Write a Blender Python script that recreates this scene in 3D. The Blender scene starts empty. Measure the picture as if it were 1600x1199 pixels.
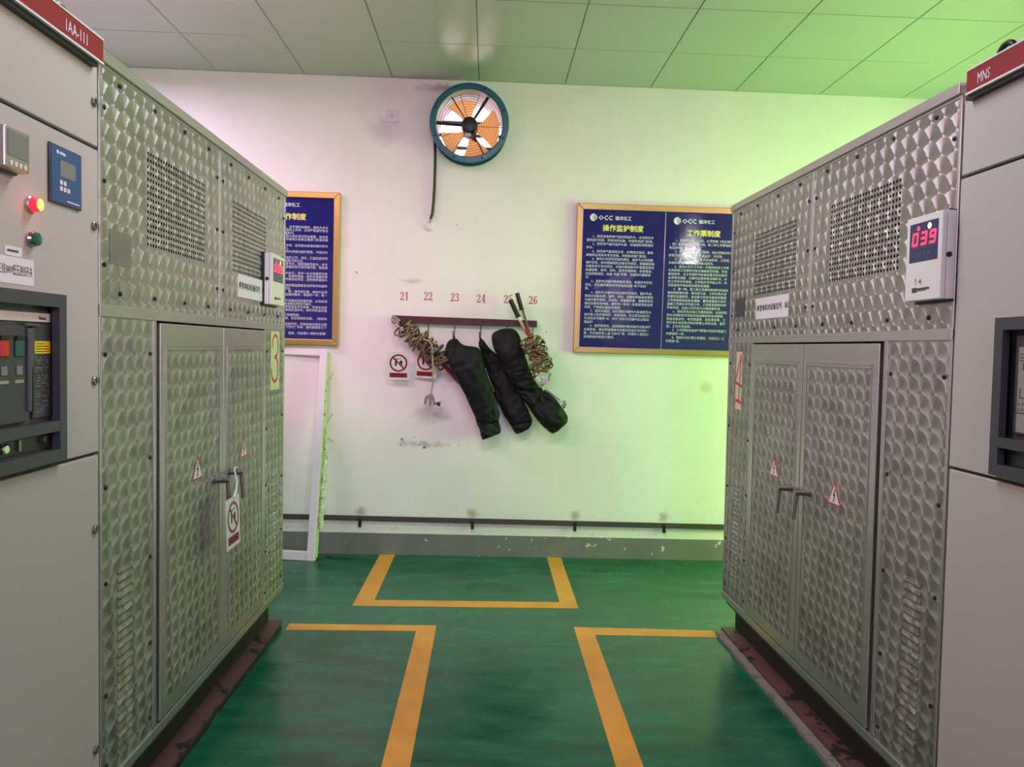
import bpy, bmesh, math, random
from mathutils import Vector, Matrix, noise

# ------------------------------------------------------------------ camera, world, lights, exposure
SC = bpy.context.scene
COL = SC.collection
YAW, PITCH, ROLL, FPX = .0326, -.0478, .0275, 1164.4
fw = Vector((math.sin(YAW) * math.cos(PITCH), math.cos(YAW) * math.cos(PITCH), math.sin(PITCH)))
r0 = Vector((math.cos(YAW), -math.sin(YAW), 0)); u0 = r0.cross(fw)
rr = math.cos(ROLL) * r0 + math.sin(ROLL) * u0
uu = -math.sin(ROLL) * r0 + math.cos(ROLL) * u0
cam = bpy.data.cameras.new('camera'); cam.sensor_width = 36; cam.lens = FPX / 1600 * 36
cam.clip_start = .02
camo = bpy.data.objects.new('camera', cam); COL.objects.link(camo)
M = Matrix((rr, uu, -fw)).transposed().to_4x4(); M.translation = (0, 0, 1.5)
camo.matrix_world = M
SC.camera = camo
SC.view_settings.view_transform = 'Standard'
SC.view_settings.look = 'None'
SC.view_settings.exposure = 0.0
SC.view_settings.gamma = 1.0
SC.view_settings.use_curve_mapping = False

w = bpy.data.worlds.new('daylight'); SC.world = w; w.use_nodes = True
bg = w.node_tree.nodes['Background']
bg.inputs[0].default_value = (1.0, .93, .97, 1); bg.inputs[1].default_value = 5.0

def area(name, loc, look, sx, sy, power, color, spread=180):
    l = bpy.data.lights.new(name, 'AREA'); l.shape = 'RECTANGLE'; l.size = sx; l.size_y = sy
    l.energy = power; l.color = color; l.spread = math.radians(spread)
    o = bpy.data.objects.new(name, l); COL.objects.link(o); o.location = loc
    d = Vector(look) - Vector(loc)
    o.rotation_euler = d.to_track_quat('-Z', 'Y').to_euler()
    return o
# daylight through a green-tinted window at the far right; added fill light high behind the viewer; ceiling tubes over both rows
area('green_window_light', (4.0, 4.15, 1.5), (0, 5.0, .9), 1.3, 2.1, 110, (.31, 1.0, .16), 160)
area('ceiling_lamp_far_left', (-2.7, 4.3, 3.27), (-2.7, 4.3, 0), 1.2, .5, 44, (.78, .68, 1.0))
area('ceiling_lamp_left', (-1.8, 3.0, 3.27), (-1.8, 3.0, 0), 1.2, .3, 56, (1.0, .50, .55))
area('ceiling_lamp_right', (3.8, 1.2, 3.27), (3.8, 1.3, 0), 1.0, .4, 160, (1.0, .50, .58))
area('ceiling_lamp_aisle', (.1, 2.5, 3.27), (.1, 2.5, 0), 1.2, .4, 40, (.80, .84, 1.0))
area('rear_fill_light', (.5, -4.7, 2.6), (-.2, 2.6, 1.9), 1.9, 1.3, 128, (.86, .62, 1.0))
area('ceiling_lamp_far_right', (4.0, -4.4, 3.15), (1.5, 0, 1.8), .30, .26, 32, (1.0, .88, .92))

# ------------------------------------------------------------------ helpers
def lin(c):
    return tuple((x / 12.92 if x <= .04045 else ((x + .055) / 1.055) ** 2.4) for x in (v / 255 for v in c)) + (1.0,)

class NT:
    """tiny node-tree writer"""
    def __init__(self, name):
        self.m = bpy.data.materials.new(name); self.m.use_nodes = True
        self.t = self.m.node_tree; self.b = self.t.nodes['Principled BSDF']
    def n(self, kind, **kw):
        nd = self.t.nodes.new('ShaderNode' + kind)
        for k, v in kw.items():
            if k.startswith('i'):
                key = int(k[1:]) if k[1:].isdigit() else k[1:]
                self.set(nd.inputs[key], v)
            else: setattr(nd, k, v)
        return nd
    def set(self, sock, v):
        if hasattr(v, 'is_output'): self.t.links.new(v, sock)
        else: sock.default_value = v
    def math(self, op, a, b=0.0, c=None):
        nd = self.n('Math', operation=op, i0=a, i1=b)
        if c is not None: self.set(nd.inputs[2], c)
        return nd.outputs[0]
    def vm(self, op, a, b=(0, 0, 0)):
        nd = self.n('VectorMath', operation=op, i0=a, i1=b)
        return nd.outputs['Value'] if op in ('LENGTH', 'DISTANCE', 'DOT_PRODUCT') else nd.outputs[0]
    def mixc(self, f, a, b):
        nd = self.n('Mix', data_type='RGBA'); self.set(nd.inputs[0], f); self.set(nd.inputs[6], a); self.set(nd.inputs[7], b)
        return nd.outputs[2]
    def mixv(self, f, a, b):
        nd = self.n('Mix', data_type='VECTOR'); self.set(nd.inputs[0], f); self.set(nd.inputs[4], a); self.set(nd.inputs[5], b)
        return nd.outputs[1]
    def obj(self): return self.n('TexCoord').outputs['Object']
    def noise(self, vec, scale, detail=3, rough=.5):
        nd = self.n('TexNoise', iVector=vec, iScale=scale, iDetail=detail, iRoughness=rough)
        return nd.outputs[0]
    def ramp(self, f, a, b):
        nd = self.n('MapRange', i0=f, i1=a, i2=b); return nd.outputs[0]
    def bump(self, h, s, d=.002):
        nd = self.n('Bump', iStrength=s, iDistance=d, iHeight=h)
        self.set(self.b.inputs['Normal'], nd.outputs[0])
    def out(self, **kw):
        names = dict(col='Base Color', rough='Roughness', metal='Metallic', spec='Specular IOR Level', aniso='Anisotropic', tan='Tangent',
                     emit='Emission Color', es='Emission Strength', trans='Transmission Weight', coat='Coat Weight', alpha='Alpha')
        for k, v in kw.items(): self.set(self.b.inputs[names[k]], v)
        return self.m

def paint(name, rgb, rough=.5, var=.08, scale=6, bump=0, metal=0.0, spec=.5):
    q = NT(name); o = q.obj(); c = lin(rgb)
    if var:
        f = q.noise(o, scale, 4)
        d = tuple(x * (1 - 2.2 * var) for x in c[:3]) + (1,); e = tuple(min(1, x * (1 + 1.6 * var)) for x in c[:3]) + (1,)
        q.out(col=q.mixc(f, d, e))
    else: q.out(col=c)
    if bump: q.bump(q.noise(o, 260, 2), bump, .0006)
    return q.out(rough=rough, metal=metal, spec=spec)
def glow(name, rgb, s):
    q = NT(name); return q.out(col=lin(rgb), emit=lin(rgb), es=s, rough=.4)

# engine-turned sheet: overlapping brushed circles, the brushing runs round each circle
def engine_turned(name, rgh, aniso, dark, bump, dy=.062, dz=.054):
    q = NT(name); o = q.obj()
    sp = q.n('SeparateXYZ', i0=o)
    row = q.math('FLOOR', q.math('DIVIDE', sp.outputs[2], dz))
    yy = q.math('ADD', q.math('DIVIDE', sp.outputs[1], dy), q.math('MULTIPLY', row, .06))
    cv = q.n('CombineXYZ', i0=yy, i1=q.math('DIVIDE', sp.outputs[2], dz)).outputs[0]
    fl = q.vm('FLOOR', cv); fr = q.vm('SUBTRACT', cv, fl)
    sel = fr; cid = fl; dist = None
    for (a, b) in ((0, 1), (1, 1), (0, 0), (1, 0)):
        d = q.vm('SUBTRACT', fr, (a, b, 0)); L = q.vm('LENGTH', d)
        ins = q.math('LESS_THAN', L, .80)
        sel = q.mixv(ins, sel, d); cid = q.mixv(ins, cid, q.vm('ADD', fl, (a, b, 0)))
    rad = q.vm('LENGTH', sel)
    s2 = q.n('SeparateXYZ', i0=sel)
    tl = q.n('CombineXYZ', i0=0.0, i1=q.math('MULTIPLY', s2.outputs[1], -dz), i2=q.math('MULTIPLY', s2.outputs[0], dy)).outputs[0]
    tw = q.n('VectorTransform', vector_type='VECTOR', convert_from='OBJECT', convert_to='WORLD', i0=tl).outputs[0]
    q.set(q.b.inputs['Tangent'], q.vm('NORMALIZE', tw))
    wn = q.n('TexWhiteNoise', noise_dimensions='3D', iVector=cid).outputs[0]
    grime = q.noise(o, 3.2, 4)
    v = q.math('ADD', q.math('MULTIPLY', wn, .16), q.math('MULTIPLY', grime, .3))
    v = q.math('ADD', v, q.math('MULTIPLY', rad, .12))
    q.out(col=q.mixc(v, lin(dark), lin((246, 238, 237))), metal=1.0, aniso=aniso,
          rough=q.math('ADD', rgh, q.math('MULTIPLY', grime, .12)))
    h = q.math('POWER', rad, 2.0)
    q.bump(h, bump, .004)
    return q.m

# wall paint: off-white with scuffs, stains, drips and grey patches at given places
def wall_paint():
    q = NT('wall_paint'); o = q.obj(); sp = q.n('SeparateXYZ', i0=o)
    f = q.noise(o, 1.3, 5, .6)
    c = q.mixc(q.ramp(f, .35, .7), lin((232, 228, 222)), lin((243, 239, 232)))
    xz = q.n('CombineXYZ', i0=sp.outputs[0], i1=sp.outputs[2]).outputs[0]
    nz = q.noise(o, 22, 4, .65); fine = q.noise(o, 90, 2)
    def spot(c, x, z, rx, rz, rgb, k, gran=.5):
        d = q.vm('DIVIDE', q.vm('SUBTRACT', xz, (x, z, 0)), (rx, rz, 1))
        L = q.math('ADD', q.vm('LENGTH', d), q.math('MULTIPLY', q.math('SUBTRACT', nz, .5), gran * 2))
        m = q.math('MULTIPLY', q.math('SUBTRACT', 1.0, q.n('MapRange', i0=L, i1=.25, i2=1.0).outputs[0]), k)
        return q.mixc(m, c, lin(rgb))
    for x in (-.88, -.083, .65, 1.294): c = spot(c, x, .305, .05, .045, (150, 120, 70), .6, .7)   # rusty marks over the bar clips
    c = spot(c, -.40, 1.02, .16, .10, (170, 163, 158), .5); c = spot(c, -.46, .80, .22, .025, (90, 86, 84), .45, 1.6)
    c = spot(c, -.75, 2.99, .16, .12, (190, 182, 182), .5)                                    # soft grey patch around the socket
    c = spot(c, -.33, 3.29, .22, .035, (120, 112, 112), .6, .9)                               # grey streak above the fan
    c = spot(c, -.55, 1.95, .12, .02, (180, 172, 166), .5, .8)
    c = spot(c, 1.56, 1.25, .05, .05, (190, 170, 130), .45, 1.2)
    for (x, z, r) in ((-.60, .83, .012), (-.60, .79, .007), (-.48, .79, .008), (-.44, .775, .014), (-.51, .845, .006), (.405, 1.62, .006), (-.94, 2.0, .008), (-.25, 2.35, .006)):
        c = spot(c, x, z, r, r, (40, 38, 38), .9, .5)
    # small flecks along the foot of the wall
    low = q.n('MapRange', i0=sp.outputs[2], i1=.55, i2=.2).outputs[0]
    fl = q.math('MULTIPLY', q.math('GREATER_THAN', q.noise(o, 34, 2), .69), low)
    c = q.mixc(q.math('MULTIPLY', fl, .35), c, lin((120, 112, 100)))
    q.out(col=c, rough=.62, spec=.3)
    q.bump(q.noise(o, 9, 3), .12, .006)
    return q.m

def floor_paint():
    q = NT('green_epoxy'); o = q.obj()
    st = q.n('Mapping', i0=o); st.inputs['Scale'].default_value = (1.0, 3.0, 1.0)
    f = q.noise(st.outputs[0], 3.0, 6, .65); g = q.noise(o, .9, 3)
    v = q.math('ADD', q.math('MULTIPLY', f, .65), q.math('MULTIPLY', g, .35))
    c = q.mixc(q.ramp(v, .36, .66), lin((10, 66, 42)), lin((30, 112, 76)))
    sc = q.math('GREATER_THAN', q.noise(st.outputs[0], 46, 3), .73)
    c = q.mixc(q.math('MULTIPLY', sc, .22), c, lin((150, 180, 160)))
    q.out(col=c, rough=q.math('ADD', .12, q.math('MULTIPLY', f, .26)), spec=.42)
    q.bump(f, .15, .003)
    return q.m
def chipped(name, base, chip, thr, scale, rough=.6):
    q = NT(name); o = q.obj()
    f = q.noise(o, scale, 4, .6); g = q.noise(o, 5, 3)
    c = q.mixc(g, lin(tuple(x * .85 for x in base)), lin(tuple(min(255, x * 1.12) for x in base)))
    c = q.mixc(q.math('GREATER_THAN', f, thr), c, lin(chip))
    return q.out(col=c, rough=rough)
def brushed(name, rgb, rough=.36, metal=1.0):
    q = NT(name); o = q.obj(); mp = q.n('Mapping', i0=o); mp.inputs['Scale'].default_value = (60, 3, 60)
    f = q.noise(mp.outputs[0], 3, 3); c = lin(rgb)
    return q.out(col=q.mixc(f, tuple(x * .75 for x in c[:3]) + (1,), tuple(min(1, x * 1.1) for x in c[:3]) + (1,)), rough=rough, metal=metal)

MT = {}
def mats():
    m = MT
    m['swirl'] = engine_turned('engine_turned_steel', .33, .88, (150, 145, 144), .12)
    m['swirl_dull'] = engine_turned('dull_engine_turned_steel', .50, .50, (132, 128, 124), .07)  # rougher, darker finish for the lower panels
    m['frame'] = brushed('brushed_steel_frame', (200, 195, 191), .38, .9)
    m['wall'] = wall_paint(); m['floor'] = floor_paint()
    m['yellow'] = chipped('yellow_line_paint', (212, 146, 52), (120, 120, 70), .74, 28, .45)
    q = NT('ceiling_panel'); o = q.obj(); f = q.noise(o, 1.1, 2)
    q.out(col=q.mixc(f, lin((172, 174, 167)), lin((184, 186, 180))), rough=.24, metal=.0, spec=.5); q.bump(f, .25, .02); m['ceil'] = q.m
    m['dark'] = paint('dark_gap', (22, 22, 22), .8, 0)
    m['grey_band'] = chipped('grey_skirting_paint', (118, 118, 112), (205, 205, 200), .665, 15, .6)
    m['beige'] = paint('beige_powder_coat', (184, 180, 169), .48, .02, 3, .25)
    m['red_plate'] = paint('red_plate', (140, 22, 36), .35, .03)
    m['white'] = paint('white_plastic', (224, 222, 214), .4, .02)
    m['paper'] = paint('white_paper', (228, 226, 224), .6, .02)
    m['black'] = paint('black_plastic', (22, 22, 24), .45, .04)
    m['ink'] = paint('black_ink', (18, 18, 20), .6, 0)
    m['charcoal'] = paint('charcoal_plastic', (62, 64, 68), .42, .04, 12)
    m['charcoal2'] = paint('slate_plastic', (78, 80, 84), .45, .04, 12)
    m['blue_panel'] = paint('blue_face', (40, 78, 128), .35, .03)
    m['navy_face'] = paint('navy_face', (34, 44, 92), .3, .03)
    m['lcd'] = paint('grey_screen', (118, 124, 116), .22, .03)
    m['chrome'] = paint('chrome', (205, 205, 200), .18, .02, metal=1.0)
    m['zinc'] = paint('dull_zinc', (150, 146, 138), .34, .1, 30, metal=1.0)
    m['screw'] = paint('dark_screw', (46, 44, 40), .45, .1, 80, metal=.6)
    m['red'] = paint('red_plastic', (190, 28, 36), .35, .03)
    m['green_btn'] = paint('green_plastic', (20, 96, 70), .35, .03)
    m['yellow_lab'] = paint('yellow_label', (232, 204, 40), .5, .02)
    m['white_ink'] = paint('white_ink', (226, 226, 236), .5, 0)
    m['yellow_ink'] = paint('yellow_ink', (236, 226, 110), .5, 0)
    q = NT('blue_poster'); o = q.obj(); f = q.noise(o, 2, 3)
    q.out(col=q.mixc(f, lin((32, 32, 100)), lin((46, 44, 122))), rough=.045, spec=.5); q.bump(q.noise(o, 38, 2), .05, .004); m['poster'] = q.m
    m['gold'] = brushed('gold_frame', (192, 164, 98), .36, .7)
    m['silver'] = paint('silver_strip', (170, 165, 160), .3, .05, metal=.8)
    m['red_paint'] = chipped('red_wall_paint', (186, 48, 50), (215, 200, 195), .66, 90, .6)
    m['brown_red'] = chipped('brown_red_paint', (74, 18, 22), (48, 22, 22), .62, 40, .5)
    m['fabric'] = paint('black_fabric', (15, 16, 16), .62, .12, 30, .3, spec=.3)
    m['copper'] = paint('clear_sheathed_copper', (128, 98, 80), .24, .25, 40, metal=.15)
    m['tan_cable'] = paint('tan_cable', (176, 152, 134), .35, .1, 30)
    m['teal'] = paint('teal_enamel', (38, 96, 116), .38, .1, 14)
    q = NT('copper_orange_blade'); q.out(col=lin((254, 226, 186)), rough=.35)
    tr = q.n('BsdfTranslucent', i0=lin((255, 222, 172))); mx = q.n('MixShader', i0=.72, i1=q.b.outputs[0], i2=tr.outputs[0])
    q.t.links.new(mx.outputs[0], q.t.nodes['Material Output'].inputs['Surface']); m['orange'] = q.m
    m['duct'] = paint('lilac_grey_duct', (176, 166, 172), .5, .05)
    m['bar'] = paint('dark_bar_paint', (74, 68, 64), .5, .12, 6)
    m['white_wood'] = paint('white_wood_paint', (226, 220, 224), .5, .03, 8)
    m['foam'] = chipped('green_foam', (206, 214, 170), (120, 130, 90), .60, 50, .9)
    m['channel'] = chipped('rusty_brown_paint', (96, 66, 60), (40, 34, 32), .60, 10, .6)
    m['channel_dark'] = chipped('near_black_mottle', (34, 30, 28), (70, 56, 48), .66, 16, .7)  # near-black mottled tone for the channel web and left bed
    m['grout'] = chipped('grey_grout', (130, 124, 114), (100, 100, 88), .6, 20, .9)
    m['cream'] = paint('faded_cream_paint', (214, 206, 172), .6, .07, 18)
    m['plate'] = brushed('etched_plate', (150, 148, 142), .4, .9)
    m['led'] = glow('red_digits', (255, 40, 70), 3.2)
    m['led_amber'] = glow('amber_lamp', (255, 190, 120), 4.0)
    m['lamp_core'] = glow('lamp_core', (255, 165, 50), 6.0)
    m['lamp_red'] = glow('lamp_red', (255, 20, 40), 4.0)
    m['outside'] = paint('pale_render', (226, 214, 218), .8, .04)
mats()

class MB:
    """collects shapes; build() links them as one mesh object"""
    def __init__(self, f=None):
        self.v = []; self.f = []; self.mi = []; self.cur = 0; self.fn = f
    def add(self, vs, fs):
        k = len(self.v)
        self.v += [tuple(self.fn(*p)) if self.fn else tuple(p) for p in vs]
        self.f += [tuple(i + k for i in f) for f in fs]; self.mi += [self.cur] * len(fs)
        return self
    def m(self, i): self.cur = i; return self
    def box(self, x0, x1, y0, y1, z0, z1):
        return self.add([(x, y, z) for x in (x0, x1) for y in (y0, y1) for z in (z0, z1)],
                        [(0, 1, 3, 2), (4, 6, 7, 5), (0, 4, 5, 1), (2, 3, 7, 6), (0, 2, 6, 4), (1, 5, 7, 3)])
    def poly(self, pts): return self.add(pts, [tuple(range(len(pts)))])
    def prism(self, pts, d):
        d = Vector(d); n = len(pts); a = [Vector(p) for p in pts]
        return self.add(a + [p + d for p in a], [tuple(range(n))[::-1], tuple(range(n, 2 * n))] + [(i, (i + 1) % n, n + (i + 1) % n, n + i) for i in range(n)])
    def cyl(self, p0, p1, r, seg=16, r1=None, caps=True):
        return self.lathe(p0, p1, [(0, r), (1, r if r1 is None else r1)], seg, caps)
    def lathe(self, p0, p1, prof, seg=24, caps=True):
        p0 = Vector(p0); ax = Vector(p1) - p0; n = ax.normalized()
        a = n.orthogonal().normalized(); b = n.cross(a); vs = []; fs = []
        for t, r in prof:
            for i in range(seg):
                th = 2 * math.pi * i / seg
                vs.append(p0 + ax * t + (a * math.cos(th) + b * math.sin(th)) * r)
        for k in range(len(prof) - 1):
            for i in range(seg):
                j = (i + 1) % seg; fs.append((k * seg + i, k * seg + j, (k + 1) * seg + j, (k + 1) * seg + i))
        if caps: fs += [tuple(range(seg))[::-1], tuple(range((len(prof) - 1) * seg, len(prof) * seg))]
        return self.add(vs, fs)
    def tube(self, pts, r, seg=8, closed=False, caps=True):
        P = [Vector(p) for p in pts]; n = len(P); vs = []; fs = []; a = None
        for i in range(n):
            t = (P[(i + 1) % n] - P[i - 1]) if closed or 0 < i < n - 1 else (P[1] - P[0] if i == 0 else P[-1] - P[-2])
            t = t.normalized() if t.length > 1e-9 else Vector((0, 0, 1))
            a = t.orthogonal().normalized() if a is None else (a - t * a.dot(t))
            a = a.normalized() if a.length > 1e-6 else t.orthogonal().normalized()
            b = t.cross(a); q = r[i] if isinstance(r, (list, tuple)) else r
            vs += [P[i] + (a * math.cos(2 * math.pi * k / seg) + b * math.sin(2 * math.pi * k / seg)) * q for k in range(seg)]
        for i in range(n if closed else n - 1):
            j = (i + 1) % n
            for k in range(seg): l = (k + 1) % seg; fs.append((i * seg + k, i * seg + l, j * seg + l, j * seg + k))
        if caps and not closed: fs += [tuple(range(seg))[::-1], tuple(range((n - 1) * seg, n * seg))]
        return self.add(vs, fs)
    def ring(self, c, ax, ro, ri, h, seg=48):
        """flat annular plate of thickness h along ax"""
        c = Vector(c); n = Vector(ax).normalized(); a = n.orthogonal().normalized(); b = n.cross(a); vs = []; fs = []
        for (r, t) in ((ro, 0), (ro, h), (ri, h), (ri, 0)):
            for i in range(seg):
                th = 2 * math.pi * i / seg; vs.append(c + n * t + (a * math.cos(th) + b * math.sin(th)) * r)
        for k in range(4):
            l = (k + 1) % 4
            for i in range(seg): j = (i + 1) % seg; fs.append((k * seg + i, k * seg + j, l * seg + j, l * seg + i))
        return self.add(vs, fs)
    def build(self, name, mat, parent=None, smooth=False, bevel=0, recalc=True):
        me = bpy.data.meshes.new(name); me.from_pydata(self.v, [], self.f)
        for q in (mat if isinstance(mat, (list, tuple)) else [mat]): me.materials.append(MT[q])
        me.polygons.foreach_set('material_index', self.mi)
        if recalc:
            bm = bmesh.new(); bm.from_mesh(me); bmesh.ops.recalc_face_normals(bm, faces=bm.faces); bm.to_mesh(me); bm.free()
        if smooth:
            me.polygons.foreach_set('use_smooth', [True] * len(me.polygons))
            me.set_sharp_from_angle(angle=math.radians(38))
        me.update()
        o = bpy.data.objects.new(name, me); COL.objects.link(o)
        if parent: o.parent = parent
        if bevel:
            md = o.modifiers.new('bevel', 'BEVEL'); md.width = bevel; md.segments = 2; md.limit_method = 'ANGLE'; md.angle_limit = math.radians(50)
        return o

def tag(o, label=None, cat=None, group=None, kind=None):
    if label: o['label'] = label
    if cat: o['category'] = cat
    if group: o['group'] = group
    if kind: o['kind'] = kind
    return o
def thing(name, label, cat, mw=None, loc=(0, 0, 0), group=None):
    o = bpy.data.objects.new(name, None); COL.objects.link(o); o.empty_display_size = .1
    if mw is not None: o.matrix_world = mw
    else: o.location = loc
    return tag(o, label, cat, group)
def struct(mb, name, mat, **k): return tag(mb.build(name, mat, **k), kind='structure')
def copy_to(o, parent, loc):
    c = o.copy(); COL.objects.link(c); c.parent = parent; c.location = loc; return c

_fc = bpy.data.curves.new('lettering', 'FONT'); _fc.resolution_u = 1
_fo = bpy.data.objects.new('lettering', _fc); COL.objects.link(_fo)
def text(mb, body, size, P, align='LEFT', bold=0.0, sx=1.0, vc=True):
    """glyphs as flat faces; P maps (u right, v up) to a point; vc centres the line on v = 0"""
    _fc.body = body; _fc.size = 1.0;  _fc.align_x = align
    bpy.context.view_layer.update()
    dg = bpy.context.evaluated_depsgraph_get()
    me = bpy.data.meshes.new_from_object(_fo.evaluated_get(dg))
    off = -.36 if vc else 0
    o_ = Vector(P(0, 0)); nn = (Vector(P(1, 0)) - o_).cross(Vector(P(0, 1)) - o_).normalized()
    if abs(nn.x) > .7: nn = Vector((1, 0, 0))
    for k, e in enumerate(((-bold, 0), (bold, 0), (0, bold), (0, -bold)) if bold else ((0, 0),)):
        mb.add([Vector(P((v.co.x + e[0]) * size * sx, (v.co.y + off + e[1]) * size)) + nn * (k * .00012) for v in me.vertices], [tuple(p.vertices) for p in me.polygons])
    bpy.data.meshes.remove(me)
def stroke(mb, pts, wd, P):
    o_ = Vector(P(0, 0)); nn = (Vector(P(1, 0)) - o_).cross(Vector(P(0, 1)) - o_).normalized()
    if abs(nn.x) > .7: nn = Vector((1, 0, 0))
    """brushed stroke of width wd (or one width per point) as joined quads in a plane"""
    for i in range(len(pts) - 1):
        a = Vector(pts[i]); b = Vector(pts[i + 1]); d = (b - a)
        if d.length < 1e-9: continue
        d.normalize(); n = Vector((-d.y, d.x))
        wa = (wd[i] if isinstance(wd, (list, tuple)) else wd) / 2; wb = (wd[i + 1] if isinstance(wd, (list, tuple)) else wd) / 2
        a2 = a - d * wa * .5; b2 = b + d * wb * .5
        mb.poly([Vector(P(*q)) + nn * (.00003 * i) for q in (a2 + n * wa, a2 - n * wa, b2 - n * wb, b2 + n * wb)])
def circle(P, cx, cy, r, n=24, ry=None):
    return [P(cx + r * math.cos(2 * math.pi * i / n), cy + (ry or r) * math.sin(2 * math.pi * i / n)) for i in range(n)]
def annulus(mb, P, cx, cy, ro, ri, n=32):
    a = circle(P, cx, cy, ro, n); b = circle(P, cx, cy, ri, n)
    mb.add(a + b, [(i, (i + 1) % n, n + (i + 1) % n, n + i) for i in range(n)])
# ------------------------------------------------------------------ the room
D, ZC = 5.292, 3.347
XL, XR, YF = -4.5, 4.5, -6.0
fl = struct(MB().box(XL, XR, YF, D, -.1, 0), 'floor', 'floor')
def fline(pts, lab):
    o = MB().prism([(x, y, .0004) for x, y in pts], (0, 0, .0008)).build('painted_line', 'yellow', fl); o['label'] = lab
fline([(-.738, 5.285), (-.742, 4.222), (.560, 4.238), (.560, 5.285), (.457, 5.285), (.459, 4.340), (-.630, 4.328), (-.630, 5.285)], 'yellow painted U against the back wall')
fline([(-1.02, 3.936), (-.241, 3.942), (-.241, 1.0), (-.343, 1.0), (-.343, 3.858), (-1.02, 3.848)], 'yellow painted corner line at left')
fline([(1.25, 3.927), (.499, 3.950), (.497, 1.0), (.596, 1.0), (.600, 3.842), (1.25, 3.832)], 'yellow painted corner line at right')
# ceiling of square metal tiles
mb = MB(); g = .0016
mb.box(XL, XR, YF, D, ZC + .012, ZC + .1)
xs = [-.115 + .6 * k for k in range(-8, 9)]; ys = [5.262 - .6 * k for k in range(-1, 20)]
for i in range(len(xs) - 1):
    for j in range(len(ys) - 1):
        x0, x1 = max(XL, xs[i] + g), min(XR, xs[i + 1] - g); y1, y0 = min(D, ys[j] - g), max(YF, ys[j + 1] + g)
        if x1 - x0 < .01 or y1 - y0 < .01: continue
        b = .003; z = ZC
        mb.add([(x0, y0, z + .004), (x1, y0, z + .004), (x1, y1, z + .004), (x0, y1, z + .004), (x0 + b, y0 + b, z), (x1 - b, y0 + b, z), (x1 - b, y1 - b, z), (x0 + b, y1 - b, z),
                (x0, y0, z + .012), (x1, y0, z + .012), (x1, y1, z + .012), (x0, y1, z + .012)],
               [(4, 7, 6, 5), (0, 4, 5, 1), (1, 5, 6, 2), (2, 6, 7, 3), (3, 7, 4, 0), (8, 0, 1, 9), (9, 1, 2, 10), (10, 2, 3, 11), (11, 3, 0, 8)])
struct(mb, 'ceiling', 'ceil', recalc=False)
# back wall with the round fan opening
FX, FZ, FR = -.171, 3.022, .236
mb = MB(); n = 48
def hole_face(y):
    ci = [(FX + FR * math.cos(2 * math.pi * i / n), y, FZ + FR * math.sin(2 * math.pi * i / n)) for i in range(n)]
    hs = .30
    sq = []
    for i in range(n):
        c, s = math.cos(2 * math.pi * i / n), math.sin(2 * math.pi * i / n); k = hs / max(abs(c), abs(s)); sq.append((FX + c * k, y, FZ + s * k))
    mb.add(ci + sq, [(i, (i + 1) % n, n + (i + 1) % n, n + i) for i in range(n)])
    x0, x1, z0, z1 = FX - hs, FX + hs, FZ - hs, FZ + hs
    for (a, b, c, d) in ((XL, x0, 0, 3.5), (x1, XR, 0, 3.5), (x0, x1, 0, z0), (x0, x1, z1, 3.5)):
        mb.poly([(a, y, c), (b, y, c), (b, y, d), (a, y, d)])
hole_face(D); hole_face(D + .24)
for (a, b, c, d) in ((XL, XR, 0, 0), (XL, XR, 3.5, 3.5), (XL, XL, 0, 3.5), (XR, XR, 0, 3.5)):
    mb.poly([(a, D, c), (b, D, c if c == d else d), (b, D + .24, c if c == d else d), (a, D + .24, c)])
mb.cyl((FX, D, FZ), (FX, D + .24, FZ), FR, n, caps=False)
wall_back = struct(mb, 'wall_back', 'wall', recalc=False)
struct(MB().box(XL - .2, XL, YF, D, 0, 3.5), 'wall_left', 'wall')
struct(MB().box(XR, XR + .2, YF, D, 0, 3.5), 'wall_right', 'wall')
struct(MB().box(XL, XR, YF - .2, YF, 0, 3.5), 'wall_front', 'wall')
mb = MB()
mb.prism([(-4.5, D - .006, 0), (4.5, D - .006, 0), (4.5, D - .006, .148), (-4.5, D - .006, .156)], (0, .0055, 0))
struct(mb, 'baseboard_back', 'grey_band')
# the house opposite, seen through the fan
struct(MB().box(-6, 6, 9.0, 9.3, -1, 9), 'wall_outside', 'outside')
# red painted hook numbers on the wall
DG = {
 '1': [([(.12, .82), (.3, .96)], .06), ([(.31, .99), (.31, .03)], .13), ([(.1, .02), (.52, .02)], .05)],
 '2': [([(.08, .74), (.11, .9), (.28, .98), (.44, .88), (.45, .68), (.33, .42), (.08, .07)], [.12, .08, .06, .1, .13, .09, .05]), ([(.06, .06), (.5, .06), (.54, .22)], [.12, .12, .04])],
 '3': [([(.08, .8), (.2, .96), (.37, .94), (.43, .77), (.35, .58), (.22, .53), (.42, .44), (.48, .25), (.38, .06), (.2, .01), (.06, .12)], [.12, .06, .08, .12, .08, .05, .09, .13, .09, .06, .12])],
 '4': [([(.38, 1), (.05, .3), (.55, .3)], [.05, .05, .06]), ([(.39, 1), (.39, 0)], .13), ([(.26, .01), (.52, .01)], .05)],
 '5': [([(.5, .95), (.15, .95), (.12, .57), (.3, .62), (.46, .46), (.46, .2), (.32, .03), (.08, .1)], [.12, .1, .05, .07, .12, .13, .07, .12])],
 '6': [([(.46, .86), (.3, .98), (.15, .8), (.09, .45), (.13, .13), (.28, .01), (.44, .13), (.48, .3), (.4, .5), (.25, .55), (.11, .4)], [.12, .05, .09, .13, .1, .06, .1, .13, .08, .05, .05])]}
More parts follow.
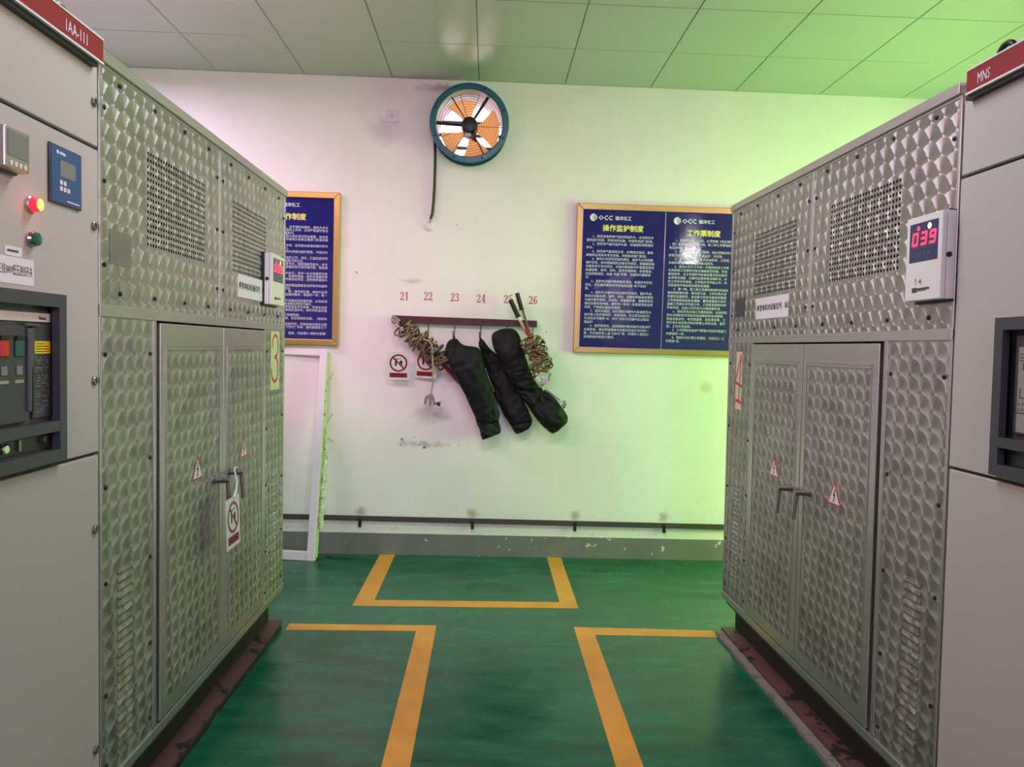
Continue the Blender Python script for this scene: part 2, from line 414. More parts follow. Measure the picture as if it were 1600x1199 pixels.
for s, x, z in (('21', -.602, 1.843), ('22', -.435, 1.848), ('23', -.248, 1.846), ('24', -.063, 1.842), ('25', .129, 1.844), ('26', .306, 1.842)):
    mb = MB(); h = .056
    for k, ch in enumerate(s):
        P = lambda u, v, k=k: (x - .031 + .0325 * k + u * .052, D - .0008, z - h / 2 + v * h)
        for pts, wd in DG[ch]: stroke(mb, pts, [q * 1.15 for q in wd] if isinstance(wd, list) else wd * 1.15, P)
    o = mb.build('painted_number', 'red_paint', wall_back); o['label'] = 'red painted number ' + s

# ------------------------------------------------------------------ transformer enclosures and switchgear
def face_matrix(org, s, z, n):
    m = Matrix((Vector(n), Vector(s), Vector(z))).transposed().to_4x4(); m.translation = org; return m
ML = face_matrix((-1.0628, 3, 0), (.0021, 1, 0), (-.0038, 0, 1), (1, -.0021, .0038))
MR = face_matrix((1.3208, 3, 0), (-.0235, .9997, 0), (-.0141, -.0003, .9999), (.9996, .0235, .0141))

def seven(mb, ch, P, w, h, t):
    seg = {'0': 'abcdef', '3': 'abcdg', '9': 'abcdfg', '8': 'abcdefg', '5': 'acdfg', '1': 'bc'}[ch]
    L = {'a': ((0, h), (w, h)), 'b': ((w, h), (w, h / 2)), 'c': ((w, h / 2), (w, 0)), 'd': ((0, 0), (w, 0)), 'e': ((0, 0), (0, h / 2)), 'f': ((0, h / 2), (0, h)), 'g': ((0, h / 2), (w, h / 2))}
    for k in seg: stroke(mb, [L[k][0], L[k][1]], t, lambda u, v: P(u + .12 * v, v))

def enclosure(side, label):
    sg = 1 if side == 'L' else -1
    T = lambda n, s, z: (sg * n, s, z)
    root = thing('transformer_enclosure', label, 'electrical cabinet', ML if side == 'L' else MR)
    def part(name, mb, mat, parent=None, **k): return mb.build(name, mat, parent or root, **k)
    # right as seen from the aisle is +s on the left row and -s on the right row
    def PL(n, s0, z0): return lambda u, v: (n, s0 + sg * u, z0 + v)
    S0, S1 = -.915, .93
    DEP = -1.05
    mb = MB(T); t = .006       # hollow sheet-metal shell, open to the front
    mb.box(DEP, -.045, S0, S0 + t, .195, 2.25).box(DEP, -.045, S1 - t, S1, .195, 2.25).box(DEP, DEP + t, S0, S1, .195, 2.25)
    mb.box(DEP, -.045, S0, S1, 2.244, 2.25).box(DEP, -.045, S0, S1, .195, .201)
    part('body', mb, 'frame')
    mb = MB(T)                 # folded frame members on the front
    mb.box(-.045, .002, S0, S0 + .012, .195, 2.24).box(-.045, .002, S1 - .014, S1, .195, 2.24)
    mb.box(-.045, .004, S0, S1, 1.556, 1.590)
    mb.box(-.045, .002, -.012, .012, 1.590, 2.24)
    mb.box(-.045, .003, -.588, -.566, .225, 1.556)
    mb.box(-.045, .003, .588, .606, .225, 1.556)
    mb.box(-.045, .006, S0, S1, .190, .222)
    mb.box(-.045, -.03, -.556, -.545, .222, 1.556)     # strip seen in the hinge gap
    part('frame', mb, 'frame', bevel=.0015)
    part('roof_lip', MB(T).box(DEP, .012, S0, S1, 2.246, 2.278).box(-.02, .003, S0, S1, 2.236, 2.246), 'frame', bevel=.002)
    # upper panels with round-hole grilles
    def upper(a, b, g0, g1):
        z0, z1 = 1.590, 2.238; h0, h1 = 1.782, 2.082; n0 = 0.0
        mb = MB(T)
        q = lambda s, e, c, d: mb.poly([(n0, s, c), (n0, e, c), (n0, e, d), (n0, s, d)])
        q(a, b, z0, h0); q(a, b, h1, z1); q(a, g0, h0, h1); q(g1, b, h0, h1)
        nc, nr = 25, 15; dw = (g1 - g0) / nc; dh = (h1 - h0) / nr; R = .0058; K = 8
        for i in range(nc):
            for j in range(nr):
                cs, cz = g0 + (i + .5) * dw, h0 + (j + .5) * dh; vi = []; vo = []; vb = []
                for k in range(K):
                    th = 2 * math.pi * (k + .5) / K; c, s = math.cos(th), math.sin(th); m = 1 / max(abs(c), abs(s))
                    vi.append((n0, cs + R * c, cz + R * s)); vb.append((n0 - .002, cs + R * c, cz + R * s))
                    vo.append((n0, cs + c * m * dw / 2, cz + s * m * dh / 2))
                fs = [(k, (k + 1) % K, K + (k + 1) % K, K + k) for k in range(K)] + [(k, 2 * K + k, 2 * K + (k + 1) % K, (k + 1) % K) for k in range(K)]
                # square corners
                cr = [(n0, cs + a1 * dw / 2, cz + b1 * dh / 2) for a1, b1 in ((1, 1), (-1, 1), (-1, -1), (1, -1))]
                mb.add(vi + vo + vb + cr, fs + [(K + 0, K + 1, 3 * K), (K + 2, K + 3, 3 * K + 1), (K + 4, K + 5, 3 * K + 2), (K + 6, K + 7, 3 * K + 3)])
        return part('vented_panel', mb, 'swirl', recalc=False)
    upper(S0 + .012, -.012, -.630, -.158)
    upper(.012, S1 - .014, .140, .600)
    # lower side panels with pressed louvres
    def louvred(a, b, l0, l1, zt, zb):
        mb = MB(T); mb.box(-.004, 0, a, b, .222, 1.556)
        n = 22
        for i in range(n):
            z = zt + (zb - zt) * i / (n - 1)
            mb.m(0).prism([(.0002, l0, z + .010), (.0002, l0, z - .006), (.0034, l0, z - .005)], (0, (l1 - l0), 0)); mb.m(1).box(.0001, .0008, l0, l1, z - .0082, z - .0061)
        return part('louvred_panel', mb, ['swirl_dull', 'dark'])
    louvred(S0 + .012, -.588, -.815, -.728, .812, .292)
    louvred(.606, S1 - .014, .722, .808, .828, .300)
    # doors
    doors = []
    for (a, b, hs, hz, tri) in ((-.540, .030, -.064, .950, (-.235, 1.075) if side == 'L' else (-.272, 1.036)), (.036, .586, .098, .955 if side == 'L' else .938, (.282, 1.082) if side == 'L' else (.285, 1.047))):
        d = part('door', MB(T).box(-.022, .004, a, b, .226, 1.549), 'frame', bevel=.0025); doors.append(d)
        mb = MB(T); bd = .045
        mb.box(.0041, .0052, a + bd, b - bd, .226 + .06, 1.549 - .085)
        part('door_skin', mb, 'swirl_dull', d)
        mb = MB(T)
        for e in (0, .012):
            mb.box(.004, .0075, a + bd - .006 - e * .3, b - bd + .006, 1.462 + e, 1.466 + e)
        mb.box(.004, .0075, a + bd - .006, a + bd - .002, .29, 1.478).box(.004, .0075, b - bd + .002, b - bd + .006, .29, 1.478)
        part('door_rim', mb, 'frame', d)
        mb = MB(T)
        mb.lathe((.004, hs, hz), (.066, hs, hz), [(0, .0165), (.1, .0165), (.14, .0115), (.86, .0115), (.9, .0125), (1, .0125)], 20)
        mb.tube([(.055, hs, hz), (.0585, hs, hz - .012), (.061, hs, hz - .05), (.066, hs, hz - .108)], [.009, .0085, .0075, .008], 10)
        part('handle', mb, 'zinc', d, smooth=True)
        # warning triangle
        ts, tz = tri; ww, hh = .053, .092
        P = PL(.0056, ts, tz); mb = MB(T)
        mb.prism([P(0, 0), P(-ww, -hh), P(ww, -hh)], (.0006, 0, 0))
        P = PL(.0066, ts, tz)
        mb.m(1).poly([P(0, -.016), P(-ww * .80, -hh * .93), P(ww * .80, -hh * .93)])
        P = PL(.0070, ts, tz); mb.m(2)
        mb.poly([P(.004, -.030), P(-.009, -.056), P(-.001, -.056), P(-.004, -.074), P(-.008, -.072), P(-.001, -.084), P(.003, -.070), P(0, -.072), P(.009, -.050), P(.001, -.050), P(.009, -.030)])
        o = part('warning_sign', mb, ['red', 'white', 'ink'], d); o['label'] = 'white triangular high voltage sign with a red edge'
    # cap screws
    mb = MB(T); mb.lathe((0, 0, 0), (.004, 0, 0), [(0, .0072), (.5, .0068), (1, .0035)], 12)
    sc0 = None
    pos = []
    for a, b in ((S0 + .012, -.012), (.012, S1 - .014)):
        for z in (2.216, 1.625):
            pos += [(a + (b - a) * k, z) for k in (.12, .37, .63, .88)]
        for z in (2.13, 1.93, 1.70): pos += [(a + .018, z), (b - .022, z)]
    for a, b in ((S0 + .012, -.588), (.606, S1 - .014)):
        for k, z in enumerate((1.45, 1.12, .80, .52, .27)): pos += [(a + .02, z - .045 * (k % 2)), (b - .02, z)]
    for s, z in pos:
        if sc0 is None: sc0 = part('screw', mb, 'screw', smooth=True); sc0.location = T(.001, s, z)
        else: copy_to(sc0, root, T(.001, s, z))
    # base channel on the floor
    mb = MB(T); b0, b1 = -.90, .88
    mb.box(-.075, -.058, b0, b1, .012, .190)            # web
    mb.box(-.058, .012, b0, b1 + .02, .018, .034)        # bottom flange
    mb.box(-.058, -.004, b0, b1, .172, .190)             # top flange
    mb.box(DEP + .05, DEP + .12, b0, b1, .0, .190)
    part('base_channel', mb, 'channel')
    part('channel_web_face', MB(T).box(-.0579, -.0565, b0, b1, .036, .172), 'channel_dark')  # near-black facing over the web between the flanges
    mb = MB(T); k = 30; e0 = .016 if side == 'L' else .05
    for i in range(k):
        s0_, s1_ = b0 + (b1 - b0) * i / k, b0 + (b1 - b0) * (i + 1) / k; e = e0 + .012 * noise.noise((i * .4, 3, 0))
        mb.box(-.06, e, s0_, s1_, -.002, .018 + (.004 if side == 'R' else 0) * noise.noise((i * .7, 1, 2)))
    part('grout_bed', mb, 'grout' if side == 'R' else 'channel_dark')
    # paper label under the far grille
    a, b = (.205, .572) if side == 'L' else (.196, .565); z0, z1 = (1.685, 1.783) if side == 'L' else (1.669, 1.768)
    lab = part('paper_label', MB(T).box(.0008, .0016, a, b, z0, z1), 'paper')
    P = PL(.0021, (a if sg > 0 else b) + sg * .014, (z0 + z1) / 2 + .002); mb = MB(T)
    text(mb, '移变电机对设备位号；站1', .031, P, sx=1.02, bold=.018); part('lettering', mb, 'ink', lab)
    # engraved plate
    if side == 'L': part('name_plate', MB(T).box(.0008, .002, -.858, -.733, 1.706, 1.802), 'plate')
    else: part('name_plate', MB(T).box(.0008, .002, .724, .849, 1.691, 1.784), 'charcoal')
    # stencilled number on a cream patch
    if side == 'L':
        pt = part('number_patch', MB(T).box(.0004, .0010, .688, .838, 1.258, 1.550), 'cream'); P = PL(.0016, .690, 1.258); k = .1475 / 93; kz = .292 / 610
        pts = [(16, 450), (20, 520), (36, 560), (52, 572), (70, 545), (76, 480), (76, 410), (66, 360), (42, 345), (66, 320), (76, 260), (76, 170), (66, 110), (40, 80), (16, 130), (8, 180), (8, 220)]
        mb = MB(T); stroke(mb, [(x * k, y * kz) for x, y in pts], .013, P)
        part('painted_numeral', mb, 'red_paint', pt)['label'] = 'red painted 3'
    else:
        pt = part('number_patch', MB(T).box(.0004, .0010, .729, .812, 1.217, 1.512), 'cream'); P = PL(.0016, .812, 1.217)
        mb = MB(T)
        stroke(mb, [(.068, .283), (.046, .050)], .011, P); stroke(mb, [(.066, .275), (-.008, .138), (.082, .120)], [.008, .012, .012], P)
        stroke(mb, [(.010, .045), (.076, .038)], .015, P)
        part('painted_numeral', mb, 'red_paint', pt)['label'] = 'red painted 4'
    # temperature controller
    a, b, z0, z1 = (.550, .756, 1.674, 1.914) if side == 'L' else (-.914, -.742, 1.674, 1.924)
    ctl = part('temperature_controller', MB(T).box(.001, .028, a, b, z0, z1).box(.029, .044, a, b, z0, z1), 'white', bevel=.003)
    ctl['label'] = 'white temperature controller with red digits'
    part('backing_plate', MB(T).box(.0008, .010, a - .006 if side == 'L' else a + .004, b + .002, z0 - .008, z1 + .004), 'black', ctl)
    part('side_clip', MB(T).cyl((.022, a - .0005, (z0 + z1) / 2), (.022, a - .004, (z0 + z1) / 2), .008, 12), 'black', ctl)
    W_ = b - a; L0 = a if sg > 0 else b
    P = PL(.0446, L0, z0); H = z1 - z0
    mb = MB(T); mb.poly([P(W_ * .10, H * .46), P(W_ * .90, H * .46), P(W_ * .90, H * .92), P(W_ * .10, H * .92)]); part('display', mb, 'navy_face', ctl)
    mb = MB(T); dw = W_ * .13; dh = H * .13
    for k, ch in enumerate('039'):
        P2 = PL(.0451, L0 + sg * W_ * (.19 + .245 * k), z0 + H * .665); seven(mb, ch, P2, dw, dh, .0075)
    P = PL(.0451, L0, z0)
    mb.poly(circle(P, W_ * .35, H * .855, .007, 12))
    mb.m(1).poly(circle(P, W_ * .66, H * .86, .009, 12))
    part('digits', mb, ['led', 'led_amber'], ctl)
    mb = MB(T)
    for k in range(4): mb.poly(circle(P, W_ * (.3 + .12 * k), H * .555, .006, 10))
    stroke(mb, [(W_ * .2, H * .625), (W_ * .55, H * .625)], .003, P); stroke(mb, [(W_ * .62, H * .63), (W_ * .82, H * .63)], .002, P)
    part('controller_keys', mb, 'charcoal2', ctl); mb = MB(T)
    if side == 'R':
        for pts in ([(.30, .245), (.335, .25)], [(.315, .27), (.305, .225), (.335, .215), (.32, .185)], [(.42, .25), (.405, .22), (.49, .235)], [(.455, .26), (.45, .19)], [(.43, .22), (.475, .215)], [(.5, .2), (.51, .195)]):
            stroke(mb, [(x * W_, y * H) for x, y in pts], .0016, P)
        part('handwriting', mb, 'charcoal', ctl); mb = MB(T)
    stroke(mb, [(W_ * .38, H * .135), (W_ * .70, H * .14)], .006, P); stroke(mb, [(W_ * .38, H * .115), (W_ * .62, H * .117)], .0016, P)
    stroke(mb, [(W_ * .24, H * .128), (W_ * .34, H * .128)], .014, P)
    part('brand_print', mb, 'charcoal', ctl)
    return root, doors
encL, doorsL = enclosure('L', 'left engine-turned steel transformer enclosure marked with a red 3')
encR, doorsR = enclosure('R', 'right engine-turned steel transformer enclosure marked with a red 4')

def switchgear(side, label):
    sg = 1 if side == 'L' else -1
    T = lambda n, s, z: (sg * n, s, z)
    root = thing('switchgear_cabinet', label, 'electrical cabinet', ML if side == 'L' else MR)
    def part(name, mb, mat, parent=None, **k): return mb.build(name, mat, parent or root, **k)
    def PL(n, s0, z0): return lambda u, v: (n, s0 + sg * u, z0 + v)
    E = -.919 if side == 'L' else -.922; F = E - .80; DEP = -.8
    part('body', MB(T).box(DEP, -.022, F, E, .0, 2.28), 'beige', bevel=.002)
    zs = 2.006 if side == 'L' else 2.011; zt = 1.180 if side == 'L' else 1.194
    g = .005
    # breaker opening in the middle door
    bo, bi = (E - .19, E - .60) ; z0, z1 = (1.191, 1.600) if side == 'L' else (1.206, 1.612)
    dT = part('upper_door', MB(T).box(-.021, .002, F + .004, E - .003, zs + g, 2.224), 'beige', bevel=.003)
    mb = MB(T)
    mb.box(-.021, .002, F + .004, E - .003, z1 - .012, zs - g).box(-.021, .002, F + .004, E - .003, zt + g, z0 + .012)
    mb.box(-.021, .002, bo - .012, E - .003, z0 + .012, z1 - .012).box(-.021, .002, F + .004, bi + .012, z0 + .012, z1 - .012)
    dM = part('middle_door', mb, 'beige')
    dB = part('lower_door', MB(T).box(-.021, .002, F + .004, E - .003, .06, zt - g), 'beige', bevel=.003)
    for z in (zs, zt): part('door_seal', MB(T).box(-.0215, -.012, F + .01, E - .006, z - g - .002, z + g + .002), 'black')
    # cam locks
    mb = MB(T); mb.lathe((0, 0, 0), (.007, 0, 0), [(0, .0125), (.7, .0125), (1, .0105), (1, .0062), (.5, .0055)], 18)
    k0 = None
    for d, zz in ((dT, 2.125), (dM, 1.797), (dM, 1.380), (dB, .972), (dB, .352)):
        if side == 'R': continue
        if k0 is None: k0 = part('cam_lock', mb, 'zinc', d, smooth=True); k0.location = T(.002, E - .024, zz)
        else: copy_to(k0, d, T(.002, E - .026, zz))
    # red header plate
    hp = part('header_plate', MB(T).box(.002, .028, F, E - .022 if side == 'L' else E - .045, 2.224, 2.288), 'red_plate', bevel=.002)
    part('white_trim', MB(T).box(.002, .0295, F, E - .022 if side == 'L' else E - .045, 2.223, 2.2285).box(.002, .0295, F, E - .022 if side == 'L' else E - .045, 2.2855, 2.290), 'white', hp)
    part('gap_shadow_strip', MB(T).box(.0, .020, F, E - .035, 2.212, 2.2228), 'black', hp)  # black strip stands in for the shadowed gap under the plate
    mb = MB(T)
    if side == 'L': text(mb, '1AA-111', .041, PL(.0286, -1.124, 2.256), sx=.72)
    else: text(mb, 'MNS', .040, PL(.0286, -1.012, 2.254), sx=.62)
    part('lettering', mb, 'white_ink', hp)
    # lifting eye on the roof
    mb = MB(T); es = -.985 if side == 'L' else -1.0; en = -.06
    mb.cyl((en, es, 2.279), (en, es, 2.296), .016, 14)
    mb.tube([(en, es + .031 * math.cos(t), 2.322 + .031 * math.sin(t)) for t in [2 * math.pi * i / 24 for i in range(24)]], .0085, 10, closed=True)
    part('lifting_eye', mb, 'screw', smooth=True)
    part('roof_bolt', MB(T).cyl((-.05, E + .0 - .03, 2.279), (-.05, E - .03, 2.300), .012, 8), 'screw')
    # circuit breaker behind a charcoal escutcheon
    cb = MB(T)
    cb.box(.002, .022, bo - .030, bo, z0, z1).box(.002, .022, bi, bi + .030, z0, z1)
    cb.box(.002, .022, bi + .03, bo - .03, z1 - .032, z1).box(.002, .022, bi + .03, bo - .03, z0, z0 + .030).box(.002, .022, bi + .03, bo - .03, z0 + .074, z0 + .100)
    cb.box(-.0205, .002, bo - .0135, bo - .0125, z0 + .013, z1 - .013).box(-.0205, .002, bi + .0125, bi + .0135, z0 + .013, z1 - .013)
    esc = part('breaker_surround', cb, 'charcoal', bevel=.0025)
    br = part('circuit_breaker', MB(T).box(-.0200, -.010, bi + .015, bo - .022, z0 + .03, z1 - .014), 'charcoal2'); br['label'] = 'dark grey air circuit breaker front'
    if side == 'L':
        o_ = bo - .030
        part('brand_strip', MB(T).box(-.0099, -.004, bi + .034, -1.133, 1.531, 1.552), 'white', br)
        mb = MB(T); text(mb, 'Gtene', .012, PL(-.0035, -1.183, 1.541), bold=.02); part('lettering', mb, 'ink', br)
        part('front_cover', MB(T).box(-.0099, .000, -1.430, -1.236, 1.296, 1.520), 'charcoal', br, bevel=.003)
        part('label_column', MB(T).box(-.0099, -.003, -1.206, -1.132, 1.300, 1.526), 'charcoal', br, bevel=.002)
        part('charging_handle', MB(T).prism([(-.008, -1.236, 1.515), (-.008, -1.212, 1.515), (-.008, -1.214, 1.44), (-.008, -1.222, 1.42), (-.008, -1.224, 1.32), (-.008, -1.236, 1.32)], (.014, 0, 0)).box(-.006, .004, -1.240, -1.186, 1.519, 1.526), 'charcoal2', br, bevel=.002)
        for (s, mt, lb) in ((-1.318, 'red', 'red push-off button'), (-1.264, 'green_btn', 'green push-on button')):
            o = part('push_button', MB(T).box(.000, .005, s - .0150, s + .0150, 1.449, 1.487), mt, br, bevel=.003); o['label'] = lb
            part('button_shade', MB(T).box(.000, .0065, s - .0150, s + .0150, 1.4875, 1.497), 'black', br)
            part('status_window', MB(T).box(.000, .0025, s - .010, s + .010, 1.408, 1.428), 'lcd', br)
            part('window_rim', MB(T).box(.000, .0015, s - .016, s + .016, 1.389, 1.396), 'silver', br)
        o = part('caution_label', MB(T).box(-.0029, -.0022, -1.200, -1.138, 1.455, 1.485), 'yellow_lab', br)
        mb = MB(T)
        for k in range(4): stroke(mb, [(0, 0), (.052 if k else .035, 0)], .0016, PL(-.0019, -1.196, 1.479 - .0062 * k))
        part('caution_print', mb, 'ink', br)
        mb = MB(T); rnd = random.Random(4)
        for k in range(22):
            z = 1.446 - .0062 * k; u = 0.0
            while u < .052:
                L = rnd.uniform(.002, .007)
                if rnd.random() < (.55 if k not in (3, 12) else .0): stroke(mb, [(u, 0), (u + L, 0)], .0026, PL(-.0026, -1.198, z))
                u += L + rnd.uniform(.001, .003)
        part('rating_print', mb, 'lcd', br)
        # lower slot
        sl = part('slot_panel', MB(T).box(-.019, -.008, bi + .015, bo - .024, z0 + .031, z0 + .073), 'charcoal', br)
        part('key_lock', MB(T).lathe((-.008, -1.317, z0 + .052), (.006, -1.317, z0 + .052), [(0, .012), (.8, .012), (1, .009)], 16), 'chrome', br, smooth=True)
        part('slot_knob', MB(T).cyl((-.008, -1.168, z0 + .056), (.002, -1.168, z0 + .056), .008, 14), 'charcoal2', br, smooth=True)
        part('slot_hole', MB(T).cyl((-.008, -1.294, z0 + .054), (-.0065, -1.294, z0 + .054), .008, 14), 'black', br)
        part('slot_lever', MB(T).box(-.008, -.002, -1.262, -1.254, z0 + .040, z0 + .064), 'zinc', br)
        # power meter
        a, b, c, d = -1.372, -1.280, 1.852, 1.946
        me = part('power_meter', MB(T).box(.002, .012, a, b, c, d), 'charcoal2', bevel=.003)
        part('meter_cover', MB(T).box(.012, .040, a + .003, b - .003, c + .004, d - .003), 'silver', me, bevel=.003)
        part('meter_screen', MB(T).box(.0401, .0412, a + .012, b - .010, c + .030, d - .010), 'lcd', me)
        mb = MB(T)
        for k in range(4): mb.box(.0401, .0418, a + .018 + .016 * k, a + .027 + .016 * k, c + .010, c + .020)
        part('meter_keys', mb, 'white', me)
        # blue protection relay
        a, b, c, d = -1.152, -1.013, 1.823, 1.965
        pr = part('protection_relay', MB(T).box(.002, .0085, a, b, c, d), 'charcoal', bevel=.002)
        part('relay_face', MB(T).box(.0086, .0092, a + .004, b - .004, c + .004, d - .004), 'blue_panel', pr)
        part('relay_screen', MB(T).box(.0093, .0098, a + .040, a + .108, c + .068, c + .108), 'lcd', pr)
        mb = MB(T)
        for (i, j) in ((0, 1), (1, 1), (0, 0), (1, 0), (2, 0)): mb.box(.0093, .0105, a + .038 + .016 * i, a + .049 + .016 * i, c + .033 + .015 * j, c + .044 + .015 * j)
        part('relay_keys', mb, 'white', pr)
        mb = MB(T); P = PL(.0095, a, c); mb.poly(circle(P, .030, .125, .005, 12)); stroke(mb, [(.040, .125), (.062, .124)], .006, P); stroke(mb, [(.07, .012), (.125, .012)], .003, P)
        part('relay_print', mb, 'white_ink', pr)
        # indicator lamp and button
        il = part('indicator_lamp', MB(T).lathe((.002, -1.222, 1.801), (.010, -1.222, 1.801), [(0, .020), (.7, .020), (1, .017)], 24), 'chrome', smooth=True)
        il['label'] = 'lit red indicator lamp'
        part('lamp_lens', MB(T).lathe((.010, -1.222, 1.801), (.026, -1.222, 1.801), [(0, .0175), (.6, .0170), (1, .011)], 24), 'lamp_red', il, smooth=True)
        part('lamp_core', MB(T).lathe((.0262, -1.222, 1.801), (.028, -1.222, 1.801), [(0, .0135), (1, .009)], 20), 'lamp_core', il, smooth=True)
        pb = part('push_button', MB(T).lathe((.002, -1.221, 1.722), (.014, -1.221, 1.722), [(0, .018), (.5, .020), (1, .017)], 24), 'chrome', smooth=True)
        part('button_cap', MB(T).lathe((.014, -1.221, 1.722), (.022, -1.221, 1.722), [(0, .0155), (.8, .015), (1, .012)], 24), 'green_btn', pb, smooth=True)['label'] = 'dark green button cap'
        pl = part('small_label', MB(T).box(.0021, .0032, -1.314, -1.254, 1.675, 1.696), 'paper')
        mb = MB(T); stroke(mb, [(.008, 0), (.046, 0)], .005, PL(.0036, -1.314, 1.686)); part('label_print', mb, 'charcoal2', pl)
        pl = part('paper_label', MB(T).box(.0021, .0030, -1.470, -1.210, 1.613, 1.673), 'paper')
        mb = MB(T); text(mb, '三线380V低压进线开关', .0262, PL(.0035, -1.216, 1.644), align='RIGHT', sx=.46); part('lettering', mb, 'ink', pl)
    else:
        o_ = -1.158
        part('unit_frame', MB(T).box(-.0099, .000, o_ - .20, o_ - .004, z0 + .112, z1 - .045), 'charcoal', br, bevel=.003)
        part('unit_display', MB(T).box(.0001, .0012, o_ - .18, o_ - .017, z0 + .118, z1 - .075), 'silver', br)
        mb = MB(T); P = PL(.0016, o_ - .017, z0 + .118)
        stroke(mb, [(.010, .11), (.010, .086), (.022, .086)], .003, P)
        for i in range(5):
            for j in range(2): annulus(mb, P, .006 + .014 * i, .070 - .014 * j, .0045, .0025, 4)
        for k in range(3): stroke(mb, [(.004, .195 - .008 * k), (.06, .195 - .008 * k)], .0025, P)
        stroke(mb, [(.02, .165), (.08, .165)], .018, P); stroke(mb, [(.0, .048), (.14, .048)], .003, P)
        part('display_print', mb, 'charcoal', br)
        part('slot_panel', MB(T).box(-.019, -.008, bi + .015, bo - .024, z0 + .031, z0 + .073), 'charcoal', br)
    return root
swL = switchgear('L', 'beige switchgear cabinet at the left edge with red 1AA-111 plate and lit red lamp')
swR = switchgear('R', 'beige switchgear cabinet at the right edge with red MNS header plate')
# ------------------------------------------------------------------ things on the back wall
WY = D          # wall face
def wp(n): return lambda u, v: (u, WY - n, v)

# exhaust fan
fan = thing('exhaust_fan', 'round teal exhaust fan with copper-coloured blades set high in the back wall', 'fan', loc=(FX, WY, FZ))
F = lambda x, z, n: (x, -n, z)          # local: n towards the room
mb = MB()
mb.lathe(F(0, 0, .002), F(0, 0, .132), [(0, .243), (.96, .248), (.97, .270), (1.0, .270), (1.012, .266), (1.012, .234), (.97, .231), (0, .229)], 64, caps=False)
mb.ring(F(0, 0, .001), (0, -1, 0), .262, .231, .008, 64)
housing = mb.build('housing', 'teal', fan, smooth=True)
mb = MB()
mb.lathe(F(0, 0, .126), F(0, 0, -.22), [(0, .2295), (1, .2295), (1, .2275), (0, .2275)], 64, caps=False)
mb.build('duct', 'duct', fan, smooth=True)
bo0 = None
for k in range(8):
    a = math.radians(22 + 45 * k)
    p = F(.251 * math.cos(a), .251 * math.sin(a), .1335)
    if bo0 is None:
        bo0 = MB().lathe((0, 0, 0), (0, -.006, 0), [(0, .007), (.6, .007), (1, .004)], 8).build('flange_bolt', 'screw', fan); bo0.location = p
    else: copy_to(bo0, fan, p)
HZ = .0                                     # hub
mb = MB(); mb.lathe(F(0, 0, .005), F(0, 0, .105), [(0, .046), (.05, .055), (.82, .055), (.93, .050), (1, .030)], 28)
for k in range(14):
    a = 2 * math.pi * k / 14; mb.box(.050 * math.cos(a) - .003, .050 * math.cos(a) + .003, -.085, -.02, .055 * math.sin(a) - .003, .055 * math.sin(a) + .003)
mb.build('motor', 'black', fan, smooth=True)
mb = MB().box(-.030, .014, -.085, -.03, -.082, -.048); mb.build('terminal_box', 'zinc', fan, bevel=.004)
mb = MB().box(.016, .048, -.08, -.03, -.090, -.048).cyl((.03, -.055, -.06), (.045, -.055, -.105), .008, 8); mb.build('capacitor', 'black', fan, bevel=.003)
for a, wd in ((177, .011), (58, .010), (124, .004), (-62, .004)):
    a = math.radians(a); c, s = math.cos(a), math.sin(a)
    mb = MB().tube([F(.05 * c, .05 * s, .06), F(.14 * c, .14 * s, .062), F(.229 * c, .229 * s, .07)], [wd * .8, wd, wd * 1.2], 8); mb.build('motor_arm', 'black', fan, smooth=True)
# blades: cambered and twisted
for mid, wid in ((108, 64), (2, 76), (-76, 58), (-148, 58)):
    nr, na = 8, 12; top = []; bot = []
    for i in range(nr + 1):
        r = .052 + (.206 - .052) * i / nr; wa = math.radians(wid) * (.62 + .38 * i / nr) * (1 - .05 * (i == nr))
        for j in range(na + 1):
            t = j / na - .5; a = math.radians(mid) + t * wa
            tw = math.radians(34 - 14 * i / nr); nn = -.028 + t * wa * r * math.tan(tw) + .010 * (1 - 4 * t * t)
            top.append(F(r * math.cos(a), r * math.sin(a), nn)); bot.append(F(r * math.cos(a), r * math.sin(a), nn - .003))
    mb = MB(); n1 = (nr + 1) * (na + 1); fs = []
    for i in range(nr):
        for j in range(na):
            q = (i * (na + 1) + j, i * (na + 1) + j + 1, (i + 1) * (na + 1) + j + 1, (i + 1) * (na + 1) + j); fs += [q, tuple(x + n1 for x in q[::-1])]
    ed = [j for j in range(na + 1)] + [(i + 1) * (na + 1) - 1 for i in range(1, nr + 1)] + [nr * (na + 1) + j for j in range(na - 1, -1, -1)] + [i * (na + 1) for i in range(nr - 1, 0, -1)]
    for k in range(len(ed)): a_, b_ = ed[k], ed[(k + 1) % len(ed)]; fs.append((a_, b_, b_ + n1, a_ + n1))
    mb.add(top + bot, fs).build('blade', 'orange', fan, smooth=True)
MB().lathe(F(0, 0, -.06), F(0, 0, .004), [(0, .05), (1, .055)], 24).build('hub', 'orange', fan, smooth=True)
# wire guard
mb = MB(); nG = 56
for k in range(10):
    r = .066 + .0172 * k
    mb.tube([F(r * math.cos(2 * math.pi * i / nG), r * math.sin(2 * math.pi * i / nG), .052) for i in range(nG)], .0013, 5, closed=True)
for a in (-158, -122, -48, 0, 74, 108):
    a = math.radians(a); mb.tube([F(.05 * math.cos(a), .05 * math.sin(a), .050), F(.229 * math.cos(a), .229 * math.sin(a), .050)], .0018, 6)
mb.build('wire_guard', 'black', fan, smooth=True)
# weather slats at the outer end
for z in (.085, -.005, -.095, -.16):
    h = math.sqrt(.226 ** 2 - z * z); MB().prism([(-h, .205, z), (-h, .215, z + .002), (-h, .185, z + .018), (-h, .18, z + .016)], (2 * h, 0, 0)).build('weather_slat', 'black', fan)
